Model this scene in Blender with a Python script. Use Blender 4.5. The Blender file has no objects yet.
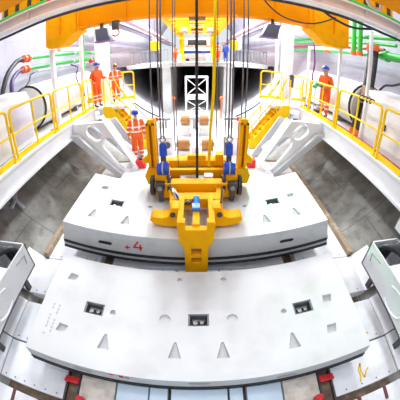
import bpy, bmesh, math, random
from mathutils import Vector, Matrix
random.seed(7)
S = bpy.context.scene
COL = S.collection
PI = math.pi
V = Vector

# ------------------------------------------------------------------ materials
MATS = {}
def mat(name, c, rough=.45, metal=0., dirt=None, amt=.3, scale=3., bump=0., bscale=40., detail=5, spec=.5):
    """painted / concrete / steel surface: base colour broken up by noise-shaped dirt"""
    if name in MATS: return MATS[name]
    m = bpy.data.materials.new(name); m.use_nodes = True
    nt = m.node_tree; N = nt.nodes; L = nt.links
    b = N['Principled BSDF']
    b.inputs['Roughness'].default_value = rough; b.inputs['Metallic'].default_value = metal
    b.inputs['Specular IOR Level'].default_value = spec
    tc = N.new('ShaderNodeTexCoord')
    nz = N.new('ShaderNodeTexNoise'); nz.inputs['Scale'].default_value = scale; nz.inputs['Detail'].default_value = detail
    L.new(tc.outputs['Object'], nz.inputs['Vector'])
    rp = N.new('ShaderNodeMapRange'); rp.inputs[1].default_value = .48; rp.inputs[2].default_value = .72
    rp.inputs[3].default_value = 0; rp.inputs[4].default_value = amt
    L.new(nz.outputs['Fac'], rp.inputs[0])
    mx = N.new('ShaderNodeMix'); mx.data_type = 'RGBA'
    d = dirt or tuple(x*.55 for x in c)
    mx.inputs[6].default_value = (*c, 1); mx.inputs[7].default_value = (*d, 1)
    L.new(rp.outputs[0], mx.inputs[0]); L.new(mx.outputs[2], b.inputs['Base Color'])
    if bump:
        n2 = N.new('ShaderNodeTexNoise'); n2.inputs['Scale'].default_value = bscale; n2.inputs['Detail'].default_value = 4
        L.new(tc.outputs['Object'], n2.inputs['Vector'])
        bp = N.new('ShaderNodeBump'); bp.inputs['Strength'].default_value = bump; bp.inputs['Distance'].default_value = .02
        L.new(n2.outputs['Fac'], bp.inputs['Height']); L.new(bp.outputs[0], b.inputs['Normal'])
    MATS[name] = m
    return m

def emit(name, c, s):
    m = bpy.data.materials.new(name); m.use_nodes = True
    b = m.node_tree.nodes['Principled BSDF']; b.inputs['Base Color'].default_value = (*c, 1)
    b.inputs['Emission Color'].default_value = (*c, 1); b.inputs['Emission Strength'].default_value = s
    return m

WHITE = mat('white_paint', (.82,.83,.86), .4, dirt=(.5,.5,.5), amt=.25, scale=1.6)
WHITE2 = mat('white_steel_plate', (.80,.80,.83), .45, dirt=(.42,.39,.36), amt=.45, scale=2.4, bump=.08)
BLUEW = mat('pale_blue_panel', (.66,.78,.90), .35, dirt=(.5,.55,.6), amt=.25, scale=2)
CREAM = mat('stained_cream_plate', (.74,.66,.58), .6, dirt=(.40,.30,.23), amt=.7, scale=5, bump=.1)
GREYW = mat('pale_grey_metal', (.55,.57,.60), .45, dirt=(.35,.35,.36), amt=.3, scale=3)
CONC = mat('segment_concrete', (.64,.645,.655), .7, dirt=(.50,.495,.485), amt=.55, scale=1.8, bump=.10, bscale=60)
CONCF = mat('segment_edge_concrete', (.60,.60,.60), .75, dirt=(.42,.41,.40), amt=.5, scale=3, bump=.1, bscale=60)
POCK = mat('pocket_steel', (.20,.21,.23), .5, .3, dirt=(.09,.09,.09), amt=.6, scale=14)
RUB = mat('gasket_rubber', (.012,.014,.02), .55, dirt=(.05,.05,.05), amt=.3, scale=9)
BLK = mat('black_rubber', (.015,.015,.02), .45, dirt=(.06,.06,.06), amt=.4, scale=8)
DARK = mat('dark_steel', (.07,.07,.08), .4, .5, dirt=(.16,.13,.1), amt=.5, scale=10)
STEEL = mat('worn_steel', (.32,.33,.35), .4, .6, dirt=(.16,.14,.12), amt=.5, scale=10)
YEL = mat('crane_yellow_paint', (.92,.42,.002), .55, spec=.08, dirt=(.55,.22,.01), amt=.35, scale=4)
ORA = mat('girder_orange_paint', (.88,.31,.001), .6, spec=.05, dirt=(.62,.20,.008), amt=.35, scale=1.2)
RAIL = mat('railing_yellow_paint', (.94,.62,.006), .5, spec=.15, dirt=(.7,.4,.01), amt=.3, scale=5)
BRN = mat('dirty_rust', (.13,.085,.055), .8, dirt=(.28,.20,.13), amt=.8, scale=7, bump=.3, bscale=20)
TIMB = mat('timber_packing', (.36,.25,.16), .8, dirt=(.56,.48,.40), amt=.7, scale=5, bump=.2)
GRN = mat('pipe_green_paint', (.05,.50,.07), .35, dirt=(.04,.35,.06), amt=.3, scale=5)
ORC = mat('coupling_orange', (.85,.16,.03), .45, amt=.3, scale=8)
REDP = mat('red_paint', (.68,.012,.02), .4, amt=.3, scale=8)
MAROON = mat('maroon_pipe_paint', (.40,.012,.05), .4, amt=.3, scale=8)
BLUEP = mat('hoist_blue_paint', (.012,.08,.60), .3, amt=.3, scale=8)
PURP = mat('purple_hose_rubber', (.09,.045,.20), .4, amt=.3, scale=8)
DUCT = mat('white_duct_skin', (.80,.80,.78), .55, dirt=(.62,.60,.56), amt=.4, scale=1.4, bump=.1, bscale=8)
LILAC = mat('lilac_grey_panel', (.62,.60,.74), .5, amt=.1, scale=2)
TRAY = mat('cable_tray_zinc', (.46,.44,.56), .4, .3, amt=.3, scale=4)
ROLL = mat('brown_roller_cover', (.46,.215,.06), .6, dirt=(.28,.12,.03), amt=.5, scale=8)
CABLE = mat('steel_wire_rope', (.16,.14,.16), .4, .4, amt=.3, scale=30)
CULV = mat('culvert_concrete', (.44,.44,.43), .75, dirt=(.24,.235,.22), amt=.5, scale=1.0, bump=.2, bscale=20)
ORANGE = mat('orange_cloth', (.85,.13,.012), .8, dirt=(.66,.08,.008), amt=.4, scale=9, bump=.15, bscale=18)
SKIN = mat('skin', (.52,.30,.21), .55, amt=.2, scale=20)
BOOT = mat('boot_leather', (.035,.03,.03), .6, amt=.3, scale=12)
HBLUE = mat('helmet_blue', (.012,.06,.50), .28, amt=.1, scale=12)
HBRN = mat('helmet_brown', (.22,.10,.05), .4, amt=.1, scale=12)
REFL = mat('reflective_tape', (.80,.80,.74), .35, amt=.2, scale=20)
MARK = mat('red_marker', (.62,.03,.03), .7, amt=.1, scale=30)
GMARK = mat('grey_stamp', (.50,.50,.52), .8, amt=.1, scale=30)
YMARK = mat('yellow_spray_paint', (.72,.45,.02), .7, dirt=(.45,.28,.04), amt=.5, scale=20)
GLASS = mat('dark_window_glass', (.03,.04,.05), .1, amt=.1, scale=4)
NAVY = mat('navy_cloth', (.015,.05,.32), .8, amt=.2, scale=10)

def lining_mat():
    m = bpy.data.materials.new('tunnel_lining'); m.use_nodes = True
    nt = m.node_tree; N = nt.nodes; L = nt.links; b = N['Principled BSDF']
    b.inputs['Roughness'].default_value = .75
    tc = N.new('ShaderNodeTexCoord'); sp = N.new('ShaderNodeSeparateXYZ'); L.new(tc.outputs['Object'], sp.inputs[0])
    def math_(op, a, bb=None, c=None):
        n = N.new('ShaderNodeMath'); n.operation = op
        for i, v in enumerate((a, bb, c)):
            if v is None: continue
            if isinstance(v, (int, float)): n.inputs[i].default_value = v
            else: L.new(v, n.inputs[i])
        return n.outputs[0]
    def noise(scale, detail=6, vec=None):
        n = N.new('ShaderNodeTexNoise'); n.inputs['Scale'].default_value = scale; n.inputs['Detail'].default_value = detail
        L.new(vec or tc.outputs['Object'], n.inputs['Vector']); return n.outputs['Fac']
    x, y, z = sp.outputs
    # mud and spray on the lower rings, shade under the walkways painted in, edge broken up by noise
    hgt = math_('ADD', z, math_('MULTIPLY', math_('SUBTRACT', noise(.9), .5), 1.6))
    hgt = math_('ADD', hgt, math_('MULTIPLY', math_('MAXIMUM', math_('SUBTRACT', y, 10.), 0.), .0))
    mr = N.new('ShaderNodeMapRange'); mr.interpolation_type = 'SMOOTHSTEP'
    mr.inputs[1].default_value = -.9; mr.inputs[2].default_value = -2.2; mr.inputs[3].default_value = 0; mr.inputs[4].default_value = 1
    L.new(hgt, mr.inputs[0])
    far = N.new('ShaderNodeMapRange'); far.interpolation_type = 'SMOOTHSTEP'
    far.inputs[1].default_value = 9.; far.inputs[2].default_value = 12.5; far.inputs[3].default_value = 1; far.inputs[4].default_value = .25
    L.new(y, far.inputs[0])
    dirt_shade = math_('MULTIPLY', mr.outputs[0], far.outputs[0])
    def mix(f, a, bb):
        n = N.new('ShaderNodeMix'); n.data_type = 'RGBA'
        if isinstance(f, (int, float)): n.inputs[0].default_value = f
        else: L.new(f, n.inputs[0])
        for i, v in ((6, a), (7, bb)):
            if isinstance(v, tuple): n.inputs[i].default_value = (*v, 1)
            else: L.new(v, n.inputs[i])
        return n.outputs[2]
    def rng(v, a, bb, c=0., d=1.):
        n = N.new('ShaderNodeMapRange'); L.new(v, n.inputs[0])
        for i, k in enumerate((a, bb, c, d)): n.inputs[i+1].default_value = k
        return n.outputs[0]
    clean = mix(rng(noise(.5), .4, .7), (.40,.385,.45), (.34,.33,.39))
    mud_shade = mix(rng(noise(1.7), .35, .65), (.17,.162,.14), (.30,.29,.265))
    mud_shade = mix(rng(noise(4.5), .52, .7, 0, .7), mud_shade, (.13,.115,.09))
    col = mix(dirt_shade, clean, mud_shade)
    # ring joints every 1.5 m and longitudinal joints every 20 degrees, staggered from ring to ring
    fy = math_('FRACT', math_('DIVIDE', math_('ADD', y, 30.2), 1.5))
    j1 = math_('LESS_THAN', fy, .022)
    ring = math_('FLOOR', math_('DIVIDE', math_('ADD', y, 30.2), 1.5))
    ang = math_('ARCTAN2', x, math_('SUBTRACT', 1.8, z))
    fa = math_('FRACT', math_('ADD', math_('DIVIDE', ang, .349), math_('MULTIPLY', math_('MODULO', ring, 2.), .5)))
    j2 = math_('LESS_THAN', fa, .014)
    jt = math_('MAXIMUM', j1, j2)
    jn = math_('MULTIPLY', math_('MULTIPLY', jt, rng(noise(6), .3, .6, .25, .8)), rng(dirt_shade, 0., 1., .22, 1.))
    col = mix(jn, col, (.10,.09,.08))
    L.new(col, b.inputs['Base Color'])
    bp = N.new('ShaderNodeBump'); bp.inputs['Strength'].default_value = .35; bp.inputs['Distance'].default_value = .04
    hh = math_('SUBTRACT', noise(3), math_('MULTIPLY', jt, .8))
    L.new(hh, bp.inputs['Height']); L.new(bp.outputs[0], b.inputs['Normal'])
    return m
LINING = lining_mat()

def suit_mat(name, bands, cross=False):
    """orange cloth with sewn-on reflective tape at the heights in bands (metres above the soles)"""
    m = bpy.data.materials.new(name); m.use_nodes = True
    nt = m.node_tree; N = nt.nodes; L = nt.links; b = N['Principled BSDF']; b.inputs['Roughness'].default_value = .75
    tc = N.new('ShaderNodeTexCoord'); sp = N.new('ShaderNodeSeparateXYZ'); L.new(tc.outputs['Object'], sp.inputs[0])
    nz = N.new('ShaderNodeTexNoise'); nz.inputs['Scale'].default_value = 9; L.new(tc.outputs['Object'], nz.inputs['Vector'])
    mx = N.new('ShaderNodeMix'); mx.data_type = 'RGBA'; L.new(nz.outputs['Fac'], mx.inputs[0])
    mx.inputs[6].default_value = (.90,.15,.012,1); mx.inputs[7].default_value = (.66,.07,.008,1)
    prev = None
    def M(op, a, c):
        n = N.new('ShaderNodeMath'); n.operation = op
        for i, v in enumerate((a, c)):
            if isinstance(v, (int, float)): n.inputs[i].default_value = v
            else: L.new(v, n.inputs[i])
        return n.outputs[0]
    terms = [M('LESS_THAN', M('ABSOLUTE', M('SUBTRACT', sp.outputs[2], zc), 0.), .026) for zc in bands]
    if cross:   # two vertical tapes over the shoulders
        a = M('LESS_THAN', M('ABSOLUTE', M('SUBTRACT', M('ABSOLUTE', sp.outputs[0], 0.), .10), 0.), .024)
        terms.append(M('MULTIPLY', a, M('GREATER_THAN', sp.outputs[2], 1.12)))
    for t in terms: prev = t if prev is None else M('MAXIMUM', prev, t)
    m2 = N.new('ShaderNodeMix'); m2.data_type = 'RGBA'; L.new(prev, m2.inputs[0]); L.new(mx.outputs[2], m2.inputs[6])
    m2.inputs[7].default_value = (.78,.78,.70,1); L.new(m2.outputs[2], b.inputs['Base Color'])
    return m
SUIT = suit_mat('coverall_cloth', (.32,.46))
SUITV = suit_mat('coverall_and_vest_cloth', (.20,.36,1.06,1.22), True)

# ------------------------------------------------------------------ mesh helpers
def box(bm, a, b, bev=0.):
    a, b = V(a), V(b); lo = V([min(a[i], b[i]) for i in range(3)]); hi = V([max(a[i], b[i]) for i in range(3)])
    vs = [bm.verts.new((x, y, z)) for x in (lo.x, hi.x) for y in (lo.y, hi.y) for z in (lo.z, hi.z)]
    F = [(0,1,3,2),(4,6,7,5),(0,4,5,1),(2,3,7,6),(0,2,6,4),(1,5,7,3)]
    fs = [bm.faces.new([vs[i] for i in f]) for f in F]
    if bev:
        es = list({e for f in fs for e in f.edges})
        bmesh.ops.bevel(bm, geom=es, offset=bev, segments=2, affect='EDGES', profile=.6)
def frame_of(d):
    d = d.normalized(); up = V((0,0,1)) if abs(d.z) < .95 else V((0,1,0))
    s = d.cross(up).normalized(); return s, s.cross(d).normalized()
def beam(bm, p, q, w, h, bev=0.):
    """rectangular bar from p to q, w sideways and h in the other direction"""
    p, q = V(p), V(q); s, u = frame_of(q-p)
    vs = [bm.verts.new(c + s*(w/2*i) + u*(h/2*j)) for c in (p, q) for i, j in ((-1,-1),(1,-1),(1,1),(-1,1))]
    fs = [bm.faces.new([vs[i] for i in f]) for f in ((3,2,1,0),(4,5,6,7),(0,1,5,4),(1,2,6,5),(2,3,7,6),(3,0,4,7))]
    if bev:
        es = list({e for f in fs for e in f.edges})
        bmesh.ops.bevel(bm, geom=es, offset=bev, segments=2, affect='EDGES', profile=.6)
def cyl(bm, p, q, r, n=16, r2=None, cap=True):
    p, q = V(p), V(q); s, u = frame_of(q-p); r2 = r if r2 is None else r2
    A, B = [], []
    for i in range(n):
        t = 2*PI*i/n; d = s*math.cos(t) + u*math.sin(t)
        A.append(bm.verts.new(p + d*r)); B.append(bm.verts.new(q + d*r2))
    for i in range(n): bm.faces.new((A[i], B[i], B[(i+1) % n], A[(i+1) % n])[::-1])
    if cap: bm.faces.new(A[::-1][::-1]); bm.faces.new(B[::-1])
def tube(bm, pts, r, n=8, closed=False, flat=1.):
    pts = [V(p) for p in pts]; k = len(pts); rings = []; prev = None
    for i, p in enumerate(pts):
        if closed: d = pts[(i+1) % k] - pts[i-1]
        else: d = pts[min(i+1, k-1)] - pts[max(i-1, 0)]
        d.normalize()
        if prev is None: s, u = frame_of(d)
        else:
            s = (prev - d*prev.dot(d)).normalized(); u = s.cross(d).normalized()
        prev = s
        rings.append([bm.verts.new(p + (s*math.cos(2*PI*j/n) + u*math.sin(2*PI*j/n)*flat)*r) for j in range(n)])
    for i in range(k if closed else k-1):
        a, b = rings[i], rings[(i+1) % k]
        for j in range(n): bm.faces.new((a[j], a[(j+1) % n], b[(j+1) % n], b[j]))
    if not closed: bm.faces.new(rings[0][::-1]); bm.faces.new(rings[-1])
def smooth(pts, n=8):
    """Catmull-Rom through the points"""
    P = [V(p) for p in pts]; P = [P[0]*2-P[1]] + P + [P[-1]*2-P[-2]]; out = []
    for i in range(1, len(P)-2):
        for j in range(n):
            t = j/n; a, b, c, d = P[i-1:i+3]
            out.append(.5*((2*b) + (c-a)*t + (2*a-5*b+4*c-d)*t*t + (3*b-a-3*c+d)*t**3))
    return out + [P[-2]]
def prism(bm, poly, axis, a, b, bev=0.):
    """polygon (2-D points in the two other axes, in xyz order) pushed from a to b along axis"""
    def P(p, t):
        l = list(p); l.insert(axis, t); return V(l)
    A = [bm.verts.new(P(p, a)) for p in poly]; B = [bm.verts.new(P(p, b)) for p in poly]; n = len(poly)
    fs = [bm.faces.new(A), bm.faces.new(B[::-1])] + [bm.faces.new((A[i], B[i], B[(i+1) % n], A[(i+1) % n])) for i in range(n)]
    if bev:
        bmesh.ops.bevel(bm, geom=list({e for f in fs for e in f.edges}), offset=bev, segments=2, affect='EDGES', profile=.6)
def ball(bm, c, r, sc=(1,1,1), n=16):
    g = bmesh.ops.create_uvsphere(bm, u_segments=n, v_segments=max(6, n//2), radius=r)
    for v in g['verts']: v.co = V((v.co.x*sc[0], v.co.y*sc[1], v.co.z*sc[2])) + V(c)

def link(name, me, m, parent=None):
    o = bpy.data.objects.new(name, me); COL.objects.link(o)
    if m:
        if isinstance(m, (list, tuple)):
            for k in m: me.materials.append(k)
        else: me.materials.append(m)
    if parent: o.parent = parent
    return o
def obj(name, fill, m, parent=None, at=None):
    """fill(bm) draws in world metres; the mesh is stored relative to its thing's base"""
    bm = bmesh.new(); fill(bm)
    bmesh.ops.recalc_face_normals(bm, faces=bm.faces[:])
    off = V(at) if at else V((0,0,0)); p = parent
    while p is not None: off = off + p.location if at is None else off; p = p.parent
    bmesh.ops.translate(bm, verts=bm.verts[:], vec=-off)
    me = bpy.data.meshes.new(name); bm.to_mesh(me); bm.free()
    for f in me.polygons: f.use_smooth = True
    me.set_sharp_from_angle(angle=math.radians(38))
    o = link(name, me, m, parent)
    if at: o.location = at
    return o
def tag(o, label, cat, group=None, kind=None):
    if label: o['label'] = label
    if cat: o['category'] = cat
    if group: o['group'] = group
    if kind: o['kind'] = kind
    return o
def thing(name, label, cat, loc=(0,0,0), group=None, kind=None):
    o = bpy.data.objects.new(name, None); COL.objects.link(o); o.location = loc; o.empty_display_size = .1
    return tag(o, label, cat, group, kind)
def dup(root, loc, label):
    r = root.copy(); COL.objects.link(r); r.location = loc; r['label'] = label
    for ch in list(root.children):
        c = ch.copy(); COL.objects.link(c); c.parent = r
        for g in list(ch.children):
            d = g.copy(); COL.objects.link(d); d.parent = c
    return r
def struct(name, fill, m, label, cat):
    return tag(obj(name, fill, m), label, cat, kind='structure')
def B(*args, **k): return lambda bm: box(bm, *args, **k)

# ------------------------------------------------------------------ the tunnel: lining of rings
R, ZC, Y0, Y1 = 6.6, 1.8, -5., 46.
def arc(t0, t1, n, y0=Y0, y1=Y1, r=R, th=.4):
    def f(bm):
        rows = []
        ny = 17
        for i in range(n+1):
            t = math.radians(t0 + (t1-t0)*i/n); row = []
            for k in range(ny+1):
                y = y0 + (y1-y0)*k/ny
                row.append((bm.verts.new((r*math.sin(t), y, ZC - r*math.cos(t))), bm.verts.new(((r+th)*math.sin(t), y, ZC - (r+th)*math.cos(t)))))
            rows.append(row)
        for i in range(n):
            for k in range(ny):
                for s in (0, 1): bm.faces.new((rows[i][k][s], rows[i+1][k][s], rows[i+1][k+1][s], rows[i][k+1][s]))
        for i in range(n):
            for k in (0, ny): bm.faces.new((rows[i][k][0], rows[i+1][k][0], rows[i+1][k][1], rows[i][k][1]))
        for i in (0, n):
            for k in range(ny): bm.faces.new((rows[i][k][0], rows[i][k+1][0], rows[i][k+1][1], rows[i][k][1]))
    return f
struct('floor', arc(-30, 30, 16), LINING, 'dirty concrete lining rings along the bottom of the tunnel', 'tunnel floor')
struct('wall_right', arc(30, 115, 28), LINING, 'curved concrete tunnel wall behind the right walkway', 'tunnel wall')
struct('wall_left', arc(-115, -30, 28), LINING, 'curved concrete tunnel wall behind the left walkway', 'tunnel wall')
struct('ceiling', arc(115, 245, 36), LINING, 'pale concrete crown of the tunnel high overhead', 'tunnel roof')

# ------------------------------------------------------------------ far culvert with three bays and a road deck on top
DZ = -.33
def deck(bm):
    half = math.sqrt(R*R-(DZ-ZC)**2) - .02
    prism(bm, [(-half, DZ-.02), (-half, DZ), (half, DZ), (half, DZ-.02)], 1, 19.5, 45.9)
    prism(bm, [(-5.4,DZ-.01),(-5.3,DZ-.30),(-2.75,DZ-.30),(-2.55,DZ-.45),(-2.1,DZ-.45),(-1.9,DZ-.30),(1.9,DZ-.30),(2.1,DZ-.45),(2.55,DZ-.45),(2.75,DZ-.30),(5.3,DZ-.30),(5.4,DZ-.01)], 1, 19.5, 45.9)
struct('floor_2', deck, CULV, 'grey concrete road deck slab over the three dark culvert bays', 'road deck')
def pier(s):
    def f(bm):
        zt = ZC - math.sqrt(R*R-2.6**2)
        prism(bm, [(s*1.95, -4.55), (s*2.0, DZ-.42), (s*2.6, DZ-.42), (s*2.65, -4.1), (s*2.5, -4.5)], 1, 19.55, 45.8)
    return f
struct('wall_1', pier(-1), CULV, 'grey concrete culvert wall between the left bay and the middle bay', 'culvert wall')
struct('wall_2', pier(1), CULV, 'grey concrete culvert wall between the middle bay and the right bay', 'culvert wall')
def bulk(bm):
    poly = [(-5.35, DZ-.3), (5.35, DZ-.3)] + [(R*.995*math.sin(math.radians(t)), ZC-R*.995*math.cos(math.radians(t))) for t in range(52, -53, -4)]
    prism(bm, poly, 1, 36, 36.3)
struct('wall_back', bulk, mat('bay_shade_bulkhead', (.05,.05,.055), .9, amt=.3), 'added dark bulkhead keeping light out of the culvert bays', 'bulkhead')  # added wall blocks far-end light; near-black colour paints the bays' darkness
struct('floor_3', B((-1.95, 14.5, -4.6), (1.95, 36, -4.3)), CULV, 'pale concrete floor running into the middle culvert bay', 'culvert floor')

tag(obj('cable', lambda bm: tube(bm, [((R-.06)*math.sin(math.radians(t)), 17.6, ZC-(R-.06)*math.cos(math.radians(t))) for t in range(-62, 63, 4)], .045), BLK),
    'black cable looping around the tunnel bottom in front of the culvert bays', 'cable')

# scaffold tower standing in the middle bay
t = thing('scaffold_tower', 'white cross-braced scaffold frame standing in the dark middle bay', 'scaffold', (0, 18.7, -4.3))
for x in (-.82, .72):
    for y in (18.3, 19.1):
        obj('post', B((x-.05, y-.05, -4.3), (x+.05, y+.05, -1.36)), WHITE, t)
for z in (-1.42, -2.85, -3.05, -4.1):
    for y in (18.3, 19.1): obj('rail', B((-.82, y-.04, z-.05), (.72, y+.04, z+.05)), WHITE, t)
for a, b in ((-1.45, -2.8), (-3.1, -4.1)):
    obj('brace', lambda bm: beam(bm, (-.82, 18.3, a), (.72, 18.3, b), .06, .06), WHITE, t)
    obj('brace', lambda bm: beam(bm, (-.82, 18.32, b), (.72, 18.32, a), .06, .06), WHITE, t)
tag(obj('lamp_post', lambda bm: (cyl(bm, (-1.6,17.2,-4.35),(-1.6,17.2,-2.9),.05), ball(bm,(-1.6,17.2,-2.8),.14)), ORC), 'small orange marker post left of the white scaffold frame', 'marker post')
tag(obj('lamp_post', lambda bm: (cyl(bm, (1.62,17.2,-4.35),(1.62,17.2,-2.9),.05), ball(bm,(1.62,17.2,-2.8),.14)), ORC), 'small orange marker post right of the white scaffold frame', 'marker post')

# railings on the deck edge
def picket(label, x0, x1):
    t = thing('picket_railing', label, 'railing', ((x0+x1)/2, 19.8, DZ), 'railings on the road deck')
    obj('top_rail', B((x0, 19.76, .72), (x1, 19.84, .80)), STEEL, t)
    obj('bottom_rail', B((x0, 19.77, -.22), (x1, 19.83, -.16)), STEEL, t)
    n = int((x1-x0)/.26)
    for i in range(n+1):
        x = x0 + (x1-x0)*i/n
        obj('picket', B((x-.025, 19.78, DZ), (x+.025, 19.82, .76)), STEEL, t)
picket('grey picket railing on the deck edge above the left bay', -5.1, -2.2)
picket('grey picket railing on the deck edge above the right bay', 2.5, 5.3)

# far equipment on the deck
t = thing('service_train', 'white boxy service train on the deck under the far orange crane', 'rail vehicle', (0, 30, DZ))
obj('body', lambda bm: box(bm, (-1.5, 28, -.05), (1.5, 33, 1.35), .12), WHITE, t)
obj('cab', lambda bm: prism(bm, [(28.0,1.35),(28.5,2.35),(32.5,2.35),(32.8,1.35)], 0, -1.3, 1.3, .08), WHITE, t)
obj('window', B((-1.0, 28.02, 1.5), (1.0, 28.32, 2.1)), GLASS, t)
obj('stripe', B((-1.52, 27.96, .55), (1.52, 28.1, .85)), BLUEP, t)
for x in (-1.1, 1.1):
    for y in (28.7, 32.2): obj('wheel', lambda bm: cyl(bm, (x-.12, y, -.08), (x+.12, y, -.08), .25), DARK, t)
t = thing('gantry_crane', 'far orange gantry crane spanning the deck at the tunnel end', 'crane', (0, 27, DZ))
for i in range(9):
    y = 15.6+1.75*i
    obj('crossbeam', lambda bm: box(bm, (-2.1, y-.45, 2.98), (2.1, y+.45, 3.5), .04), YEL, t)
    if i % 2: obj('trolley', lambda bm: box(bm, (-.55, y-.3, 2.75), (.55, y+.3, 2.97), .04), DARK if i % 4 == 1 else STEEL, t)
for x in (-2.3, 2.3):
    obj('runway_beam', B((x*.92-.22, 15.2, 2.85), (x*.92+.22, 31, 3.45)), YEL, t)
    obj('leg', lambda bm: box(bm, (x*.68-.22, 26.5, DZ), (x*.68+.22, 27.2, 2.9), .04), YEL, t)
    obj('hoist', lambda bm: box(bm, (x*.5-.3, 23.6, 2.5), (x*.5+.3, 24.2, 3.2), .05), STEEL, t)
tag(obj('crate', lambda bm: box(bm, (-2.05,22.5,DZ),(-1.35,23.2,.42), .03), mat('teal_box',(.25,.5,.45),.5)), 'teal equipment box on the deck left of the white train', 'crate')
tag(obj('crate', lambda bm: box(bm, (.75,22.6,DZ),(1.25,23.2,.42), .03), mat('teal_box',(.25,.5,.45),.5)), 'teal equipment box on the deck right of the white train', 'crate')

# cable trays and ducts along the upper tunnel sides
tr = 0
for s, side in ((-1, 'left'), (1, 'right')):
    for (x, z, w, word) in ((5.15, 3.35, .35, 'upper'), (4.8, 2.85, .35, 'middle'), (4.5, 2.35, .3, 'lower')):
        def f(bm):
            box(bm, (s*x-w, 13, z), (s*x+w, 45, z+.05)); box(bm, (s*x-w, 13, z), (s*x-w+.05, 45, z+.2)); box(bm, (s*x+w-.05, 13, z), (s*x+w, 45, z+.2))
        tag(obj('cable_tray', f, TRAY), f'{word} lilac-grey cable tray running high along the {side} tunnel side', 'cable tray', 'cable trays high on the tunnel sides')
    tag(obj('conduit', lambda bm: cyl(bm, (s*4.1, 14, 2.75), (s*4.1, 45, 2.75), .11, 12), mat('pink_conduit', (.75,.30,.32), .5)),
        f'pinkish-red pipe running high along the {side} tunnel side', 'pipe')
    tag(obj('ventilation_shutter', lambda bm: box(bm, (s*3.4-.05, 20.5, .9), (s*3.4+.05, 22.4, 1.9), .02), LILAC), f'pale lilac panel above the deck railing on the {side} side', 'panel')
    # small yellow lamp boxes
    x = -2.4 if s < 0 else 2.08
    t = thing('junction_box', f'small yellow box hanging below the {side} cable tray', 'box', (x, 15, 1.17), 'yellow boxes high by the cable trays')
    obj('housing', lambda bm: box(bm, (x-.23, 14.85, .57), (x+.23, 15.15, 1.15), .03), RAIL, t)
    obj('hanger', lambda bm: cyl(bm, (x, 15, 1.15), (x, 15, 5.6), .025, 8), STEEL, t)

# ------------------------------------------------------------------ overhead girder, nearer crossbeams
t = thing('overhead_girder', 'big orange overhead box girder crossing the tunnel with gusset ends', 'girder', (0, 7.2, 1.2))
obj('box_beam', lambda bm: box(bm, (-4.0, 6.98, 1.34), (4.0, 7.4, 2.05), .02), ORA, t)
obj('bottom_flange', B((-3.5, 6.92, 1.30), (3.3, 7.46, 1.35)), ORA, t)
obj('top_flange', B((-4.4, 6.9, 2.05), (4.4, 7.68, 2.12)), ORA, t)
obj('end_plate', lambda bm: prism(bm, [(-4.45,2.06),(-4.45,.98),(-4.36,.88),(-4.0,.84),(-3.86,.88),(-3.5,1.16),(-3.3,1.22),(-3.3,2.06)], 1, 6.9, 7.55, .02), YEL, t)
obj('end_plate', lambda bm: prism(bm, [(4.45,2.06),(4.45,.94),(4.36,.85),(3.95,.80),(3.62,.82),(3.3,1.08),(3.1,1.2),(3.1,2.06)], 1, 6.9, 7.55, .02), YEL, t)
for x in (-3.9, -3.36, 3.2, 3.9): obj('stiffener', B((x-.02, 6.84, 1.24), (x+.02, 6.92, 2.04)), ORA, t)
for x in (-1.9, -.9, .1, 1.1, 2.1): obj('web_stiffener', B((x-.015, 6.93, 1.25), (x+.015, 6.985, 2.04)), ORA, t)
# hook and flood lights under the girder
for x, word, tilt in ((-2.62, 'left', .1), (2.02, 'right', -.1)):
    t = thing('flood_light', f'dark grey flood light hanging under the {word} half of the orange girder', 'flood light', (x, 7.0, 1.18), 'flood lights under the girder')
    obj('housing', lambda bm: prism(bm, [(x-.15,1.12),(x-.22+tilt,.76),(x+.2+tilt,.70),(x+.2,1.12)], 1, 6.85, 7.2, .02), mat('lamp_housing',(.10,.10,.14),.5), t)
    obj('visor', lambda bm: box(bm, (x-.24+tilt, 6.80, .70), (x+.22+tilt, 7.22, .745), .01), mat('lamp_visor',(.20,.10,.30),.5), t)
    obj('bracket', B((x-.04, 6.98, 1.1), (x+.04, 7.06, 1.32)), DARK, t)
t = thing('crane_hook', 'small orange crane hook beside the left flood light', 'hook', (-2.2, 7, 1.18))
obj('hook', lambda bm: tube(bm, [(-2.2+.1*math.sin(a), 7, .93-.1*math.cos(a)) for a in [i*.35-1.2 for i in range(12)]], .025, 8), ORC, t)
obj('block', lambda bm: box(bm, (-2.3, 6.93, 1.02), (-2.1, 7.07, 1.31), .02), DARK, t)
t = thing('crane_hook', 'thin white hook left of the left flood light', 'hook', (-2.93, 7, 1.18))
obj('hook', lambda bm: tube(bm, [(-2.93+.09*math.sin(a), 7, 1.0-.09*math.cos(a)) for a in [i*.35-1.2 for i in range(12)]], .015, 8), WHITE, t)
obj('shank', lambda bm: cyl(bm, (-2.93,7,1.06), (-2.93,7,1.31), .015, 8), WHITE, t)

t = thing('walkway_beam', 'pale grey steel crossbeam with lipped flanges in front of the orange girder', 'beam', (0, 4.5, 1.32))
obj('web', lambda bm: box(bm, (-5.2, 4.46, 1.36), (5.2, 4.56, 1.58)), GREYW, t)
obj('top_flange', B((-5.2, 4.38, 1.58), (5.2, 4.66, 1.61)), WHITE, t)
obj('bottom_flange', B((-5.2, 4.36, 1.32), (5.2, 4.66, 1.36)), WHITE, t)
obj('cable_bundle', lambda bm: (tube(bm, [(-5.2,4.72,1.30),(-4,4.72,1.27),(-3,4.72,1.30),(3,4.72,1.30),(4,4.72,1.27),(5.2,4.72,1.3)], .035, 8)), BLK, t)
for i in range(9):
    x = -4.4 + i*1.1
    obj('stiffener', B((x-.015, 4.40, 1.36), (x+.015, 4.47, 1.58)), GREYW, t)
t = thing('crane_crossbeam', 'nearest orange crossbeam along the very top edge above the grey beam', 'girder', (0, 3.0, 1.55))
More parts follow.
